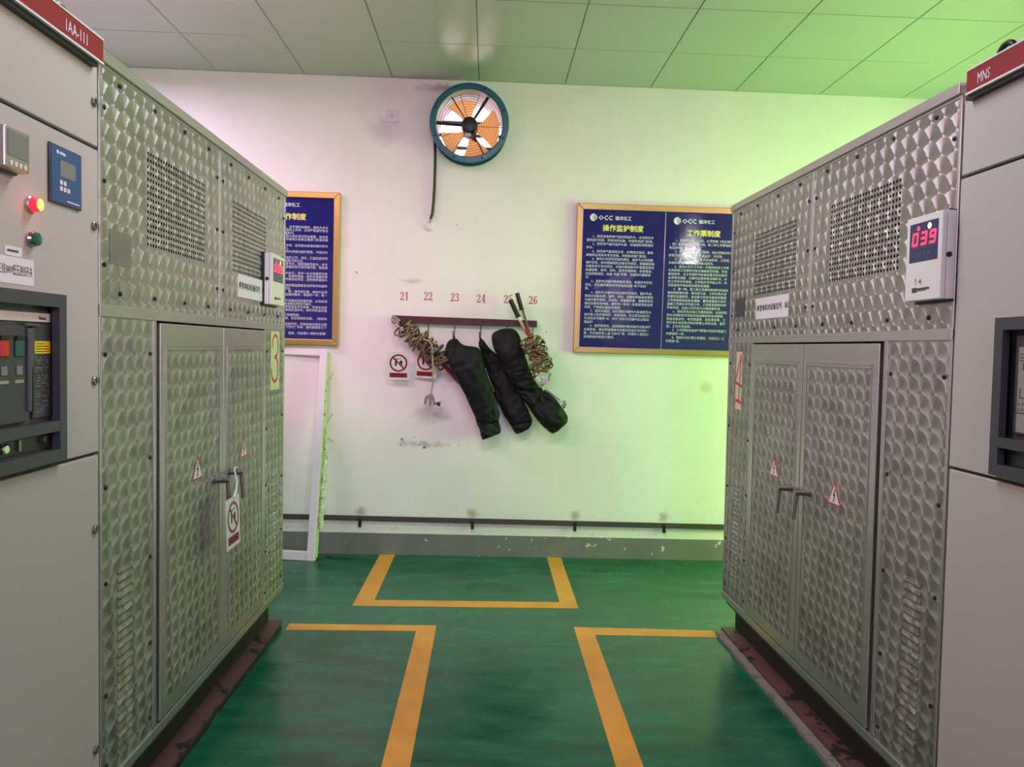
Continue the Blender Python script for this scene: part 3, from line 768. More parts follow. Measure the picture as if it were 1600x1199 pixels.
# cable down to the patched hole
cb = [(-.405 - FX, -.10, 2.905 - FZ), (-.404 - FX, -.045, 2.84 - FZ), (-.405 - FX, -.02, 2.74 - FZ), (-.407 - FX, -.016, 2.60 - FZ), (-.411 - FX, -.016, 2.50 - FZ), (-.418 - FX, -.016, 2.42 - FZ), (-.428 - FX, -.014, 2.385 - FZ)]
MB().tube(cb, .0098, 8).build('power_cable', 'black', fan, smooth=True)
mb = MB()
for k in range(3): mb.tube([(-.424 - FX + .003 * k, -.014 - .004 * (k - 1), 2.395 - FZ), (-.432 - FX + .006 * (k - 1), -.018, 2.372 - FZ), (-.438 - FX, -.008, 2.350 - FZ)], .0028, 6)
mb.build('bare_wires', 'zinc', fan, smooth=True)
mb = MB(); R_ = random.Random(3)
mb.lathe((0, 0, 0), (0, -.016, 0), [(0, .036), (.35, .035), (.8, .026), (1, .012)], 18)
o = mb.build('plaster_plug', 'white', smooth=True); o.location = (-.438, WY, 2.335)
tag(o, 'white plaster plug on the wall where the fan cable ends', 'plug')

# socket
so = thing('wall_socket', 'square white wall socket left of the exhaust fan', 'socket', loc=(-.713, WY, 3.086))
MB().box(-.043, .043, -.010, 0, -.043, .043).build('cover_plate', 'white_wood', so, bevel=.003)
mb = MB()
mb.box(-.002, .002, -.0112, -.0101, .006, .016).prism([(-.012, -.0101, -.004), (-.009, -.0101, -.002), (-.013, -.0101, .006), (-.016, -.0101, .004)], (0, -.001, 0)).prism([(.012, -.0101, -.004), (.009, -.0101, -.002), (.013, -.0101, .006), (.016, -.0101, .004)], (0, -.001, 0)).box(-.002, .002, -.0112, -.0101, -.016, -.008)
mb.build('pin_holes', 'black', so)

# ------------------------------------------------------------------ framed rule boards
def frame_bars(mb, x0, x1, z0, z1, wd, th):
    a = [(x0, z0), (x1, z0), (x1, z1), (x0, z1)]; b = [(x0 + wd, z0 + wd), (x1 - wd, z0 + wd), (x1 - wd, z1 - wd), (x0 + wd, z1 - wd)]
    for i in range(4):
        j = (i + 1) % 4; p = [a[i], a[j], b[j], b[i]]
        mb.prism([(x, -.004, z) for x, z in p], (0, -th + .004, 0))
def logo(mb, x, z, s, P0):
    """disc with three speed lines cut out on the right"""
    P = lambda u, v: P0(x + u * s, z + v * s)
    out = [P(math.cos(t), math.sin(t)) for t in [math.radians(62 + 236 * i / 24) for i in range(25)]]; inn = [P(.42 - .52 * math.cos(t), .80 * math.sin(t)) for t in [math.radians(80 - 160 * i / 24) for i in range(25)]]
    mb.add(out + inn, [(i, i + 1, 26 + i, 25 + i) for i in range(24)])
    for a, b in ((.66, .44), (.30, .08), (-.06, -.28), (-.42, -.62)):
        mb.poly([P(-.02, a), P(math.sqrt(1 - a * a), a), P(math.sqrt(1 - b * b), b), P(-.02, b)])
Y2 = 'yellow_ink'
def poster(root, x0, x1, z0, z1, title, tx, tz, logox, logoz, lines, cs, left=None, right=None):
    """one blue sheet: x, z local to the board"""
    p = MB().box(x0, x1, -.016, -.010, z0, z1).build('poster_sheet', 'poster', root)
    P = lambda u, v: (u, -.0164, v)
    mb = MB(); logo(mb, logox, logoz, .026, P)
    text(mb, 'OCC', .044, lambda u, v: P(logox + .034 + u, logoz + v), bold=.03, sx=1.02)
    text(mb, '镇洋化工', .030, lambda u, v: P(logox + .152 + u, logoz - .002 + v), bold=.02, sx=.97); mb.build('logo', 'white_ink', p)
    mb = MB(); text(mb, title, .0485, lambda u, v: P(tx + u, tz + v), bold=.028); mb.build('title', Y2, p)
    mb = MB()
    for z, s in lines:
        if right is not None and len(s) > 12: text(mb, s, cs, lambda u, v: P(right + u, z + v), align='RIGHT')
        else: text(mb, s, cs, lambda u, v: P(left + u, z + v))
    mb.build('rules_text', 'white_ink', p)
    return p
BX, BZ = .597, 1.480
board = thing('rule_board', 'gold-framed board with two blue rule posters right of the hook rail', 'notice board', loc=(BX, WY, BZ))
BW, BH = 1.262, 1.048
mb = MB(); frame_bars(mb, 0, BW, 0, BH, .040, .034); mb.build('frame', 'gold', board, bevel=.004)
mb = MB(); frame_bars(mb, .037, BW - .037, .037, BH - .037, .004, .036); mb.build('inner_bead', 'silver', board)
MB().box(.02, BW - .02, -.010, -.001, .02, BH - .02).build('backing', 'black', board)
t1 = ['　　1、担任变电所电气操作的监护人，必须有较丰', '富的运行经验，熟悉本所设备，并经有关部门批准。', '　　2、担任电气操作监护人者，可以接受调度操作', '命令。', '　　3、担任电气操作的人员，必须经过培训，现场', '规程和业务技术考试合格，并经有关部门批准。',
      '　　4、操作人员填写好操作票后，监护人必须根据', '操作任务，核对模拟图及设备实际状态，根据典型操', '作票和其它有关资料，对操作票内所列步骤是否有无', '缺漏错等，逐项、逐句、逐字仔细审核，发现错误，', '应指明错误后，加盖“作废”印章，交操作人重新填', '写。',
      '　　5、监护人对操作票审核无误后，在监护人栏内', '签名，并在操作票其末项空白处加盖“以下空白”', '章。', '　　6、监护人与操作人到达操作现场后，监护人认', '真核对设备名称、编号、标志、设备的原始状态是否', '与操作要求相符，无误后，根据操作票，按顺序发布', '相应应操作的内容，操作完一条勾一条直至项目全部', '完成，严禁按设备标志唱票。',
      '　　7、监护人唱后，应仔细核对操作人复诵是否与', '操作票上的步骤相符，如有错误，应立即加以纠正，', '无误后方可发布“对、执行”的命令对操作全过程加', '强监护。', '　　8、操作结束后，应根据操作票对操作设备进行', '全面复查，核对模拟图板与设备实际运行状态统一', '致，并在操作票上盖“已执行”章，并填写入值班记', '录簿和操作票登记簿内。']
t2 = ['　　1、在电气设备上工作，必须根据《电业规程', '，程》规定分别填写第一种、第二种工作票或按', '电话命令。', '　　2、事故抢修可不用工作票，但必须做好安全', '好安全措施，指定专人负责监护，并记录。', '　　3、工作票的工作签发人应由熟悉，工作班', '人和负责生产技术的领导批准担任。', '　　4、值班人员于工作前一天接到检修工作票',
      '负责审核工作票所列安全措施是否完备，符合', '现场条件，对工作票所列内容和要求发生疑问', '必须询问清楚，必要时应要求做详细补充，办', '好工作许可手续后，工作班方可开始工作。许', '可后任何不得任意变更安全措施。', '　　5、第一种、第二种工作票的有效时间以批', '准的检修期为限，每天收工后，工作负责人将', '作票交还值班员，次日复工时应与值班员取回', '工作班组和检查安全措施，重新经值班人员许', '延期工作票方可开始工作，工作票至预定时间', '作未完成，应由工作负责人办理延期手续。',
      '　　6、值班员在办理工作票终结前，应会同负', '责人问清检修试项目试验结果和存在问题等，', '检查设备状态，有无遗留物、是否清洁等，工', '作负责人在检修试验记录簿上作好记录，签字', '后，工作方告结束。', '　　7、工作票每月由电气管理人员进行检查工', '作票保存一年。', '　　8、值班人员办理工作票后，均应记入“工', '作票簿”内。']
zt = 2.302 - BZ
poster(board, .038, .627, .036, BH - .038, '操作监护制度', .183, 2.362 - BZ, .118, 2.434 - BZ, [(zt - .0262 * i, s) for i, s in enumerate(t1)], .0212, left=.072)
poster(board, .629, 1.224, .036, BH - .038, '工作票制度', .782, 2.345 - BZ, .713, 2.428 - BZ, [(2.292 - BZ - .0264 * i, s) for i, s in enumerate(t2)], .0212, left=.660)
MB().box(.6255, .6305, -.0185, -.010, .036, BH - .038).build('divider_strip', 'silver', board)

b2x, b2z = -1.72, 1.480; W2, H2 = .664, 1.062
board2 = thing('rule_board', 'gold-framed blue rule poster half hidden behind the left steel enclosure', 'notice board', loc=(b2x, WY, b2z))
mb = MB(); frame_bars(mb, 0, W2, 0, H2, .042, .034); mb.build('frame', 'gold', board2, bevel=.004)
MB().box(.02, W2 - .02, -.010, -.001, .02, H2 - .02).build('backing', 'black', board2)
L3 = {0: '凡操作，应不得约时操作，操作人员与', 1: '双方操作工作中，必须严格遵守安全', 2: '度执行。', 3: '的人员必须对安全规章，技术应', 4: '，并经电力系统主管部门批准的操', 6: '发令时，应先核对发来的操作命令', 7: '行。', 8: '操作人员核对操作票前，不经对方', 10: '变电所工作，调令、汇报应及时写', 11: '清楚记的方法。', 12: '发令人，值班调度员命令，应令', 13: '操作人按操作命令填写操作票，每张填',
      15: '二人执行，其中一人对设备较为熟', 16: '好操作准备，监护人持操作票', 17: '操作复杂的项目，由熟练的值班人', 19: '按照模拟图板核对所填写的操作', 20: '签名。', 21: '称、编号和位置，操作中必须', 22: '按顺序操作，每操作一项，做一', 24: '，不得擅自更改操作票，必须向调', 25: '度清楚后再进行操作。', 26: '技术和安全考试合格，并经有关部', 27: '准担任监护人，操作时应由正值', 28.6: '行全面检查。', 29.7: '工具，安全用具和设施。（如验电', 31.6: '当操作时，作废的操作票应注明', 32.6: '“已执行”字样，操作票保存三个', 34.6: '结束，均应填入“操作记录簿”'}
def zrow(i): return 2.2985 - b2z - .0213 * i
sheet = MB().box(.04, W2 - .04, -.016, -.010, .04, H2 - .04).build('poster_sheet', 'poster', board2)
P = lambda u, v: (u, -.0164, v); mb = MB(); rx = W2 - .082; cs = .0208
for i, s in L3.items():
    s2 = s if len(s) > 8 else s
    if len(s) > 12: text(mb, s, cs, lambda u, v: P(rx + u, zrow(i) + v), align='RIGHT')
    else: text(mb, s, cs, lambda u, v: P(rx - .30 + u, zrow(i) + v))
mb.build('rules_text', 'white_ink', sheet)
mb = MB(); text(mb, '倒闸操作制度', .0485, lambda u, v: P(W2 - .235 + u, 2.370 - b2z + v), align='RIGHT', bold=.028); mb.build('title', Y2, sheet)
mb = MB(); lx = W2 - .278
text(mb, '镇洋化工', .030, lambda u, v: P(lx + u, 2.451 - b2z + v), align='RIGHT', bold=.02); text(mb, 'OCC', .044, lambda u, v: P(lx - .124 + u, 2.452 - b2z + v), align='RIGHT', bold=.03); logo(mb, lx - .27, 2.452 - b2z, .026, P)
mb.build('logo', 'white_ink', sheet)

# ------------------------------------------------------------------ hook rail (X, Y below: sketch units of about a millimetre, Y down)
def RK(X, Y, n=.06): return (-.92006 + 1.0424e-3 * X + 2.6e-5 * Y, WY - n, 1.97824 + 2.8e-5 * X - 1.04404e-3 * Y)
rail = thing('hook_rail', 'dark red steel hook rail under the painted numbers', 'hook rail', loc=(0, 0, 0))
mb = MB(); a0, a1 = RK(225, 268), RK(1197, 303); b1, b0 = RK(1197, 346), RK(225, 318)
mb.prism([(a0[0], WY - .0005, a0[2]), (a1[0], WY - .0005, a1[2]), (a1[0], WY - .0005, a1[2] - .004), (a0[0], WY - .0005, a0[2] - .004)], (0, -.036, 0))
mb.prism([(a0[0], WY - .036, a0[2]), (a1[0], WY - .036, a1[2]), (b1[0], WY - .036, b1[2]), (b0[0], WY - .036, b0[2])], (0, -.0045, 0))
mb.prism([(a0[0], WY - .0005, a0[2] - .004), (a0[0] + .02, WY - .0005, a0[2] - .004), (a0[0] + .02, WY - .0005, b0[2]), (a0[0], WY - .0005, b0[2])], (0, -.036, 0))
mb.prism([(a1[0] - .02, WY - .0005, a1[2] - .004), (a1[0], WY - .0005, a1[2] - .004), (a1[0], WY - .0005, b1[2]), (a1[0] - .02, WY - .0005, b1[2])], (0, -.036, 0))
mb.build('rail', 'brown_red', rail)
for X, Y0 in ((305, 320), (466, 325), (641, 330), (818, 333), (997, 338), (1170, 345)):
    pts = [RK(X, Y0 - 12, .030), RK(X, Y0 + 40, .032), RK(X - 2, Y0 + 78, .034), RK(X - 4, Y0 + 92, .046), RK(X - 8, Y0 + 90, .062), RK(X - 9, Y0 + 66, .068), RK(X - 9, Y0 + 44, .070)]
    MB().tube(pts, .0036, 7).build('hook', 'brown_red', rail, smooth=True)
    MB().lathe(RK(X + 14, Y0 - 25, .0405), RK(X + 14, Y0 - 25, .0445), [(0, .006), (1, .004)], 8).build('rail_bolt', 'brown_red', rail)

# prohibition tags
def pictogram(mb, P):
    """hand reaching for a knife switch, circle with a bar; P in tag units (m)"""
    mb.m(2).poly([P(-.024, .030), P(-.016, .034), P(-.012, .020), P(-.012, -.022), P(-.025, -.022)])
    mb.poly([P(-.012, .028), P(.004, .034), P(.004, .029), P(-.012, .022)]); mb.poly([P(-.010, .012), P(.002, .002), P(-.002, -.002), P(-.012, .004)])
    mb.poly([P(.006, .012), P(.020, .020), P(.028, .008), P(.026, -.014), P(.018, -.018), P(.016, -.004), P(.008, -.002)])
    mb.poly([P(.006, .032), P(.012, .036), P(.014, .028)]); mb.poly([P(.014, .034), P(.022, .034), P(.020, .027)])
def prohibition(name, label, mw, cord, sc=1.0, dent=False):
    root = thing(name, label, 'sign', mw, group='white no-closing tags with a red ring and red bar')
    W_, H_ = .152 * sc, .196 * sc
    b = MB().box(-W_ / 2, W_ / 2, -.001, .001, -H_ / 2, H_ / 2).build('tag_board', 'white', root)
    mb = MB(); P = lambda u, v: (u * sc, -.0014, .020 * sc + v * sc)
    pictogram(mb, P)
    P = lambda u, v: (u * sc, -.0017, .020 * sc + v * sc)
    mb.m(0); annulus(mb, P, 0, 0, .062, .050, 40); stroke(mb, [(-.038, .038), (.038, -.038)], .011, P)
    P = lambda u, v: (u * sc, -.0014, v * sc)
    mb.m(0).poly([P(-.061, -.082), P(.061, -.082), P(.061, -.050), P(-.061, -.050)])
    P = lambda u, v: (u * sc, -.0018, -.066 * sc + v * sc)
    mb.m(1); text(mb, '禁止合闸', .021 * sc, lambda u, v: (u, -.0018, -.066 * sc + v), align='CENTER')
    mb.build('tag_print', ['red_plate', 'brown_red', 'ink'], b)
    return root
def tagm(x, y, z, pitch, yaw, roll=0): return Matrix.Translation((x, y, z)) @ Matrix.Rotation(yaw, 4, 'Z') @ Matrix.Rotation(pitch, 4, 'X') @ Matrix.Rotation(roll, 4, 'Y')
c = RK(268, 606, .075)
g1 = prohibition('prohibition_tag', 'white prohibition tag hanging clear of the cable coil below number 21', tagm(c[0], WY - .075, c[2], math.radians(7), math.radians(3)), None)
iv = g1.matrix_world.inverted()
mb = MB().tube([iv @ Vector(RK(*p)) for p in ((268, 508, .086), (262, 480, .08), (258, 450, .075), (268, 412, .07), (280, 390, .068), (288, 412, .072), (278, 450, .078), (272, 480, .082), (268, 508, .086))], .0018, 6)
mb.build('wire_loop', 'white', g1, smooth=True)
c = RK(447, 598, .045)
g2 = prohibition('prohibition_tag', 'white prohibition tag partly behind the left cable coil below number 22', tagm(c[0], WY - .036, c[2], math.radians(4), math.radians(-4), math.radians(2)), None)
iv = g2.matrix_world.inverted()
MB().tube([iv @ Vector(RK(*p)) for p in ((447, 502, .042), (452, 470, .042), (458, 425, .040), (464, 420, .036), (460, 455, .036), (452, 500, .038))], .0018, 6).build('wire_loop', 'white', g2, smooth=True)

# earthing sets: wound cable round rods
def coil(mb, spine, R, turns, r, seed, jit=.35, lean=.5, nseg=18, sq=.72):
    """cable wound loosely round a spine of (X, Y, n) points; R radius in sketch units"""
    rnd = random.Random(seed); S = [Vector((x, y, n)) for x, y, n in spine]
    seg = [(S[i + 1].xy - S[i].xy).length for i in range(len(S) - 1)]; tot = sum(seg)
    def at(t):
        d = max(0, min(1, t)) * tot
        for i, L in enumerate(seg):
            if d <= L or i == len(seg) - 1: return S[i].lerp(S[i + 1], min(1, d / L)), (S[i + 1].xy - S[i].xy).normalized()
            d -= L
    N = turns * nseg; pts = []; ph = rnd.random() * 6; order = [(k + .5) / turns for k in range(turns)]
    for k in range(turns): order[k] += rnd.uniform(-.6, .6) / turns
    rad = [R * rnd.uniform(1 - jit, 1 + .18) for k in range(turns + 1)]; ln = [rnd.uniform(-lean, lean) for k in range(turns + 1)]
    for i in range(N):
        k = i // nseg; f = (i % nseg) / nseg; k2 = min(turns - 1, k + 1)
        f2 = f * f * (3 - 2 * f)
        t = order[k] * (1 - f2) + order[k2] * f2; rr_ = rad[k] * (1 - f2) + rad[k + 1] * f2; l = ln[k] * (1 - f2) + ln[k + 1] * f2
        a = ph + 2 * math.pi * i / nseg; c, d = at(t); nrm = Vector((-d.y, d.x))
        p = c.xy + nrm * rr_ * math.cos(a) + d * rr_ * l * math.cos(a + .7)
        n = c.z + rr_ * .00104 * sq * math.sin(a)
        pts.append(RK(p.x, p.y, max(.010, n)))
    mb.tube(pts, r, 6)
setL = thing('earthing_cable_set', 'bundle of coiled bare-look cable round red rods at the left end of the hook rail', 'cable bundle', loc=(0, 0, 0))
spl = [(285, 330, .080), (345, 395, .088), (430, 455, .092), (510, 520, .092), (575, 585, .088)]
mb = MB(); coil(mb, spl, 70, 11, .0062, 7, jit=.25, lean=.6); coil(mb, spl, 62, 8, .0062, 12, lean=1.2); coil(mb, [(310, 355, .105), (430, 450, .113), (560, 580, .105)], 56, 5, .0060, 31, lean=1.5)
mb.build('wound_cable', 'copper', setL, smooth=True)
MB().tube([RK(255, 290, .075), RK(430, 445, .085), RK(590, 600, .078)], .014, 10).build('red_rod', 'brown_red', setL, smooth=True)
MB().tube([RK(560, 590, .068), RK(640, 680, .040)], .0145, 12).build('rod_sleeve', 'red_plate', setL, smooth=True)
MB().tube([RK(636, 676, .041), RK(722, 762, .026)], .0155, 12).build('rod_grip', 'charcoal', setL, smooth=True)
mb = MB().tube([RK(590, 570, .080), RK(700, 668, .044)], .006, 8); mb.build('thin_rod', 'green_btn', setL, smooth=True)
mb = MB()
for (x, y, n, q) in ((238, 300, .07, .016), (262, 318, .088, .015), (300, 362, .150, .013)):
    p = RK(x, y, n); mb.box(p[0] - q, p[0] + q, p[1] - q * .7, p[1] + q * .7, p[2] - q * 1.2, p[2] + q * 1.2)
mb.cyl(RK(232, 275, .075), RK(285, 310, .095), .011, 10).cyl(RK(250, 330, .09), RK(278, 352, .10), .008, 8)
mb.build('end_clamps', 'zinc', setL, bevel=.003)
mb = MB().tube([RK(440, 430, .150), RK(478, 440, .155), RK(496, 470, .152), RK(500, 540, .150), RK(503, 640, .135), RK(500, 720, .115), RK(490, 780, .105), RK(484, 795, .105)], .0058, 8)
mb.build('hanging_tail', 'tan_cable', setL, smooth=True)
mb = MB(); q = .105; P = lambda X, Y: RK(X, Y, q - .009)
mb.prism([P(476, 792), P(494, 792), P(508, 815), P(512, 870), P(500, 870), P(498, 832), P(492, 826), P(488, 870), P(474, 868), P(474, 826), P(462, 824), P(456, 862), P(441, 860), P(443, 822), P(456, 802)], (0, -.018, 0))
mb.build('fork_clamp', 'zinc', setL, bevel=.002)
mb = MB().cyl(RK(498, 850, q), RK(528, 858, q), .0045, 8).lathe(RK(522, 857, q), RK(548, 860, q), [(0, .008), (.4, .012), (1, .018)], 12); mb.build('clamp_screw', 'black', setL, smooth=True)

setR = thing('earthing_cable_set', 'bundle of coiled cable with two black-gripped handles at the right end of the hook rail', 'cable bundle', loc=(0, 0, 0))
spr = [(1125, 400, .165), (1165, 470, .172), (1195, 540, .172), (1218, 610, .168), (1238, 655, .160)]
mb = MB(); coil(mb, spr, 70, 10, .0060, 21, jit=.25, lean=.7); coil(mb, spr, 64, 7, .0060, 44, lean=1.1); coil(mb, [(1185, 400, .15), (1195, 470, .175), (1218, 570, .18)], 54, 5, .0058, 52, lean=1.5)
mb.build('wound_cable', 'copper', setR, smooth=True)
MB().tube([RK(1095, 330, .110), RK(1150, 420, .150), RK(1200, 530, .165)], .0135, 10).build('red_rod', 'red_plate', setR, smooth=True)
MB().tube([RK(1092, 215, .080), RK(1130, 345, .105), RK(1175, 450, .14)], .0085, 10).build('copper_rod', 'copper', setR, smooth=True)
for nm, a, b, wv in (('black_grip', (1014, 166, .115), (1068, 282, .118), .0165), ('black_grip', (1060, 120, .078), (1092, 232, .082), .0155)):
    A = RK(*a); B = RK(*b)
    mb = MB().lathe(A, B, [(0, wv * .82), (.02, wv), (.25, wv * .98), (.5, wv), (.75, wv * .96), (.93, wv), (.95, wv * 1.25), (1, wv * 1.25)], 16); mb.build(nm, 'black', setR, smooth=True)
MB().tube([RK(1072, 290, .118), RK(1098, 345, .122), RK(1128, 392, .130)], .0115, 12).build('pale_sleeve', 'tan_cable', setR, smooth=True)
MB().lathe(RK(1070, 284, .118), RK(1080, 306, .119), [(0, .0125), (1, .0125)], 12).build('white_band', 'white', setR, smooth=True)
mb = MB()
for (x, y, n, q) in ((1182, 655, .205, .009), (1190, 690, .20, .011), (1215, 652, .215, .008), (1240, 700, .19, .020), (1232, 760, .165, .007), (1202, 705, .2, .009)):
    p = RK(x, y, n); mb.box(p[0] - q, p[0] + q, p[1] - q * .7, p[1] + q * .7, p[2] - q * 1.25, p[2] + q * 1.25)
mb.cyl(RK(1205, 745, .17), RK(1275, 690, .175), .008, 10).cyl(RK(1262, 690, .16), RK(1285, 650, .16), .007, 8)
mb.build('end_clamps', 'chrome', setR, bevel=.002)
mb = MB().tube([RK(1230, 770, .165), RK(1255, 765, .15), RK(1320, 815, .155), RK(1345, 835, .15)], .0035, 6); mb.build('thin_lead', 'charcoal', setR, smooth=True)
mb = MB(); coil(mb, [(1352, 845, .15), (1385, 880, .14)], 26, 4, .0018, 61, lean=1.2, jit=.6); mb.build('loose_green_wire', 'green_btn', setR, smooth=True)

# black fabric bags
def bag(name, label, edges, nc, thick, straps, seed, mn=.004):
    """edges: (left X, left Y, right X, right Y) down the bag; nc: distance of the middle from the wall; thick: half depth per row"""
    root = thing(name, label, 'bag', loc=(0, 0, 0), group='black fabric bags on the hook rail')
    E = []; sub = 7
    def cr(p0, p1, p2, p3, t): return .5 * ((2 * p1) + (-p0 + p2) * t + (2 * p0 - 5 * p1 + 4 * p2 - p3) * t * t + (-p0 + 3 * p1 - 3 * p2 + p3) * t ** 3)
    n = len(edges)
    for i in range(n - 1):
        a, b, c, d = edges[max(0, i - 1)], edges[i], edges[i + 1], edges[min(n - 1, i + 2)]
        for k in range(sub):
            t = k / sub; E.append([cr(a[j], b[j], c[j], d[j], t) for j in range(4)] + [thick[i] + (thick[i + 1] - thick[i]) * t, nc[i] + (nc[i + 1] - nc[i]) * t])
    E.append(list(edges[-1]) + [thick[-1], nc[-1]])
    seg = 56; vs = []; fs = []
    for i, (lx, ly, rx, ry, th, c0) in enumerate(E):
        for k in range(seg):
            a = 2 * math.pi * k / seg; u = math.cos(a); v = math.sin(a)
            uu_ = math.copysign(abs(u) ** .8, u); vv = math.copysign(abs(v) ** .8, v)
            X = (lx + rx) / 2 + (rx - lx) / 2 * uu_; Y = (ly + ry) / 2 + (ry - ly) / 2 * uu_
            nv = noise.noise
            ax = Vector((rx - lx, ry - ly)); ax = ax.normalized() if ax.length > 1 else Vector((1, 0))
            s_ = X * ax.x + Y * ax.y; t_ = -X * ax.y + Y * ax.x          # across and along the bag
            wx = 30 * nv((s_ * .01, t_ * .008, seed))
            fold = 1 - 2 * abs(nv(((s_ + wx) * .026 + t_ * .006, t_ * .0045, seed + v)))            # long folds
            cross = 1 - 2 * abs(nv((s_ * .006 + seed, (t_ + .5 * s_ + wx) * .017, 5 + v)))         # slack creases
            big = nv((s_ * .009 + seed, t_ * .006, v * 1.3))
            d = th * vv + (.010 * fold + .009 * cross + .012 * big - .006) * (1 if th > .02 else .25)
            N_ = max(mn if th > .02 else .05, c0 + d)
            w_ = 9 * noise.noise((Y * .022, seed * 3, u)) * max(0, abs(u) - .4)
            vs.append(RK(X + w_, Y + w_ * .3, N_))
    m = len(E)
    for i in range(m - 1):
        for k in range(seg): l = (k + 1) % seg; fs.append((i * seg + k, i * seg + l, (i + 1) * seg + l, (i + 1) * seg + k))
    fs += [tuple(range(seg))[::-1], tuple(range((m - 1) * seg, m * seg))]
    o = MB().add(vs, fs).build('bag_body', 'fabric', root, smooth=True)
    o.data.polygons.foreach_set('use_smooth', [True] * len(o.data.polygons))
    md = o.modifiers.new('sub', 'SUBSURF'); md.levels = 1; md.render_levels = 1
    for st in straps: MB().tube([RK(*p) for p in st], .0045, 6).build('hanging_loop', 'fabric', root, smooth=True)
    return root
bA = bag('tool_bag', 'leftmost black fabric bag, hung from the hook under number 23', [(628, 426, 662, 426), (594, 452, 702, 466), (580, 500, 800, 486), (588, 560, 838, 560), (640, 660, 862, 650), (700, 770, 895, 750), (745, 870, 925, 845), (780, 950, 945, 925), (798, 1010, 940, 972), (812, 1040, 945, 1000), (820, 1075, 954, 1030), (830, 1104, 952, 1056)],
         [.074, .086, .100, .106, .108, .106, .102, .098, .092, .088, .084, .080], [.022, .036, .046, .052, .054, .052, .048, .044, .034, .040, .042, .030],
         [[(640, 440, .080), (634, 415, .072), (634, 405, .06), (640, 408, .05), (648, 440, .08)]], 1.3, .056)
mb = MB()
for k in range(13):
    p = RK(850 + 4.6 * k, 625 + 12.5 * k, .123 - .001 * k); mb.box(p[0] - .0018, p[0] + .0018, p[1] - .014, p[1] - .012, p[2] - .004, p[2] + .004)
mb.build('seam_stitches', 'silver', bA)
bB = bag('tool_bag', 'middle black fabric bag, hung from the hook under number 24 and overlapped on both sides', [(806, 428, 832, 430), (802, 455, 862, 470), (815, 500, 890, 500), (842, 580, 960, 560), (866, 670, 1010, 640), (905, 790, 1070, 740), (945, 875, 1110, 835), (985, 955, 1142, 915), (1020, 1010, 1162, 968), (1050, 1058, 1160, 1005), (1072, 1066, 1140, 1036)],
         [.052, .050, .046, .044, .044, .046, .050, .056, .058, .058, .056], [.014, .020, .024, .028, .030, .032, .036, .040, .040, .034, .016],
         [[(818, 440, .064), (814, 425, .060), (812, 420, .05), (822, 426, .045), (824, 444, .06)]], 4.1)
bC = bag('tool_bag', 'rightmost black fabric bag, hung from the hook under number 25 beside the wound cable', [(962, 357, 1026, 355), (906, 385, 1062, 380), (889, 424, 1086, 432), (906, 492, 1110, 522), (946, 572, 1136, 602), (988, 655, 1162, 672), (1034, 735, 1205, 735), (1084, 805, 1245, 765), (1132, 875, 1315, 820), (1186, 955, 1368, 892), (1236, 1012, 1400, 944), (1280, 1050, 1394, 988), (1304, 1062, 1342, 1044)],
         [.082, .096, .108, .114, .114, .110, .104, .098, .098, .098, .094, .088, .084], [.022, .038, .048, .052, .054, .050, .040, .034, .044, .054, .052, .040, .014],
         [[(994, 372, .082), (990, 432 - 40, .072), (986, 425, .062), (996, 425, .052), (1004, 372, .08)]], 7.7, .072)
mb = MB()
for k, (x, y) in enumerate(((1250, 900), (1290, 930), (1320, 900), (1225, 870), (1340, 870))):
    mb.tube([RK(1215, 782, .128), RK((1215 + x) / 2, (782 + y) / 2, .142), RK(x, y, .150)], [.006, .008, .004], 8)
mb.build('gathered_folds', 'fabric', bC, smooth=True)

# ------------------------------------------------------------------ earthing bar along the foot of the wall
bar = thing('earthing_bar', 'long dark flat bar on clips along the foot of the back wall', 'metal bar', loc=(0, WY, 0))
MB().prism([(-3.0, -.022, .252), (3.0, -.022, .226), (3.0, -.022, .264), (-3.0, -.022, .290)], (0, -.005, 0)).build('flat_bar', 'bar', bar)
for x in (-.881, -.083, .650, 1.294, -1.70):
    MB().box(x - .011, x + .011, -.032, -.0215, .200, .262).box(x - .009, x + .009, -.0215, -.001, .240, .262).build('bar_clip', 'black', bar)

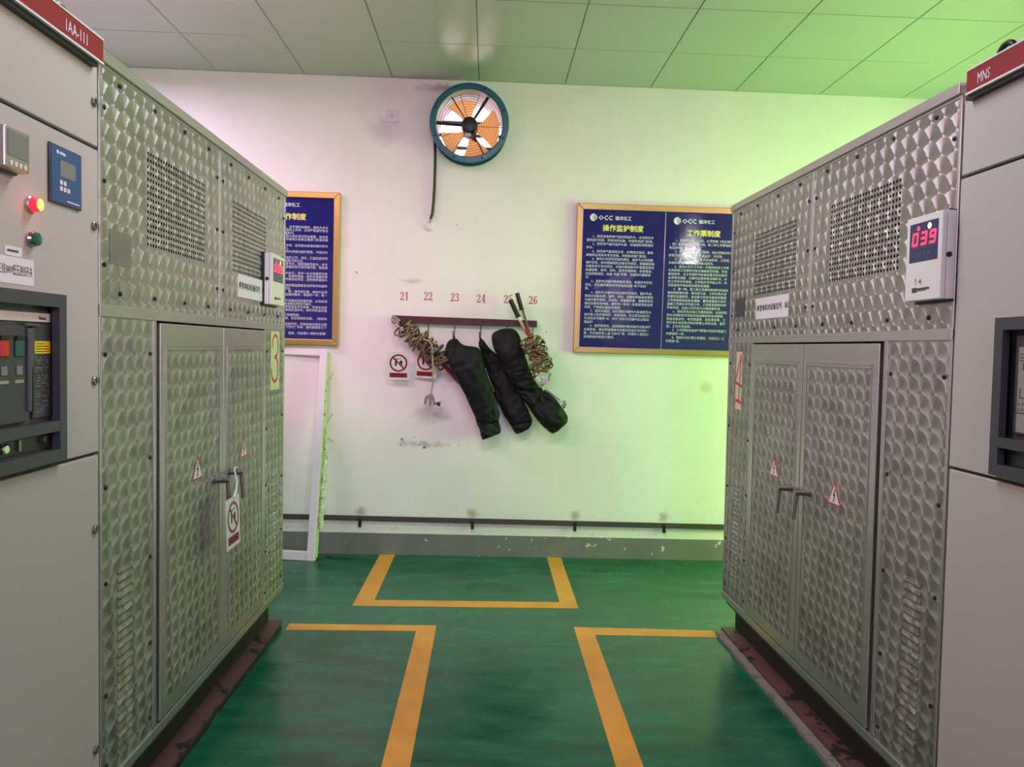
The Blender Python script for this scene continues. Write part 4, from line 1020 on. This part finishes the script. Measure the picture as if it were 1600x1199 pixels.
# ------------------------------------------------------------------ white frame leaning on the wall
ang = math.atan2(.175, 1.45)
fm = Matrix.Translation((-1.160, 5.085, 0.0)) @ Matrix.Rotation(math.radians(-3.2), 4, 'Z') @ Matrix.Rotation(-ang, 4, 'X') @ Matrix.Rotation(math.radians(.9), 4, 'Y')
fr = thing('window_frame', 'empty white-painted window frame leaning on the wall beside the left enclosure', 'window frame', fm)
FWd, FHt, sc = .80, 1.462, .052
mb = MB().box(-sc, 0, 0, .055, 0, FHt).box(-FWd, -FWd + sc, 0, .055, 0, FHt); mb.build('stile', 'white_wood', fr, bevel=.003)
mb = MB().box(-FWd + sc, -sc, .004, .055, FHt - .045, FHt).box(-FWd + sc, -sc, .004, .055, 0, .060); mb.build('cross_rail', 'white_wood', fr, bevel=.003)
MB().box(-.0005, .010, .012, .050, .02, FHt - .02).build('edge_channel', 'foam', fr)
mb = MB(); rnd = random.Random(5); pts = []; rad = []
for k in range(26):
    z = .22 + .028 * k; pts.append((.024 + .006 * math.sin(k * 1.7), .030, z)); rad.append(.013 + .008 * rnd.random() if k < 17 else .006 + .007 * rnd.random())
mb.tube(pts, rad, 8); mb.build('foam_strip', 'foam', fr)
mb = MB()
for a, b in (((.02, .03, .95), (.06, .02, 1.02)), ((.02, .03, .86), (.07, .03, .82)), ((.02, .03, 1.25), (.05, .02, 1.31)), ((.02, .03, .74), (.045, .02, .70))): mb.tube([a, b], .0016, 5)
mb.build('bent_nails', 'screw', fr)

# tag on the left enclosure's right door handle
hw = ML @ Vector((.086, -.086, .790))
mt = Matrix.Translation(hw) @ Matrix.Rotation(math.radians(90), 4, 'Z') @ Matrix.Rotation(math.radians(-2), 4, 'X')
g3 = prohibition('prohibition_tag', 'white prohibition tag hung by a cable tie on the left enclosure door handle', mt, None)
ivl = g3.matrix_world.inverted() @ ML
loop = [(.088, -.086, .888), (.078, -.03, .910), (.050, .060, .930)] + [(.034, .098 + .021 * math.sin(t), .955 - .021 * math.cos(t)) for t in [math.radians(-60 + 300 * i / 14) for i in range(15)]] + [(.052, .064, .922), (.080, -.034, .900), (.089, -.078, .888)]
MB().tube([ivl @ Vector(p) for p in loop], .0030, 8).build('cable_tie', 'white', g3, smooth=True)


# scraps of wire by the foot of the frame
mb = MB().tube([(-1.10, 5.20, .004), (-1.04, 5.16, .006), (-.98, 5.17, .004), (-.93, 5.14, .010), (-.91, 5.16, .004)], .003, 6)
tag(mb.build('wire_scrap', 'screw', smooth=True), 'short dark wire scrap on the floor beside the leaning white frame', 'wire')
bpy.data.objects.remove(_fo)
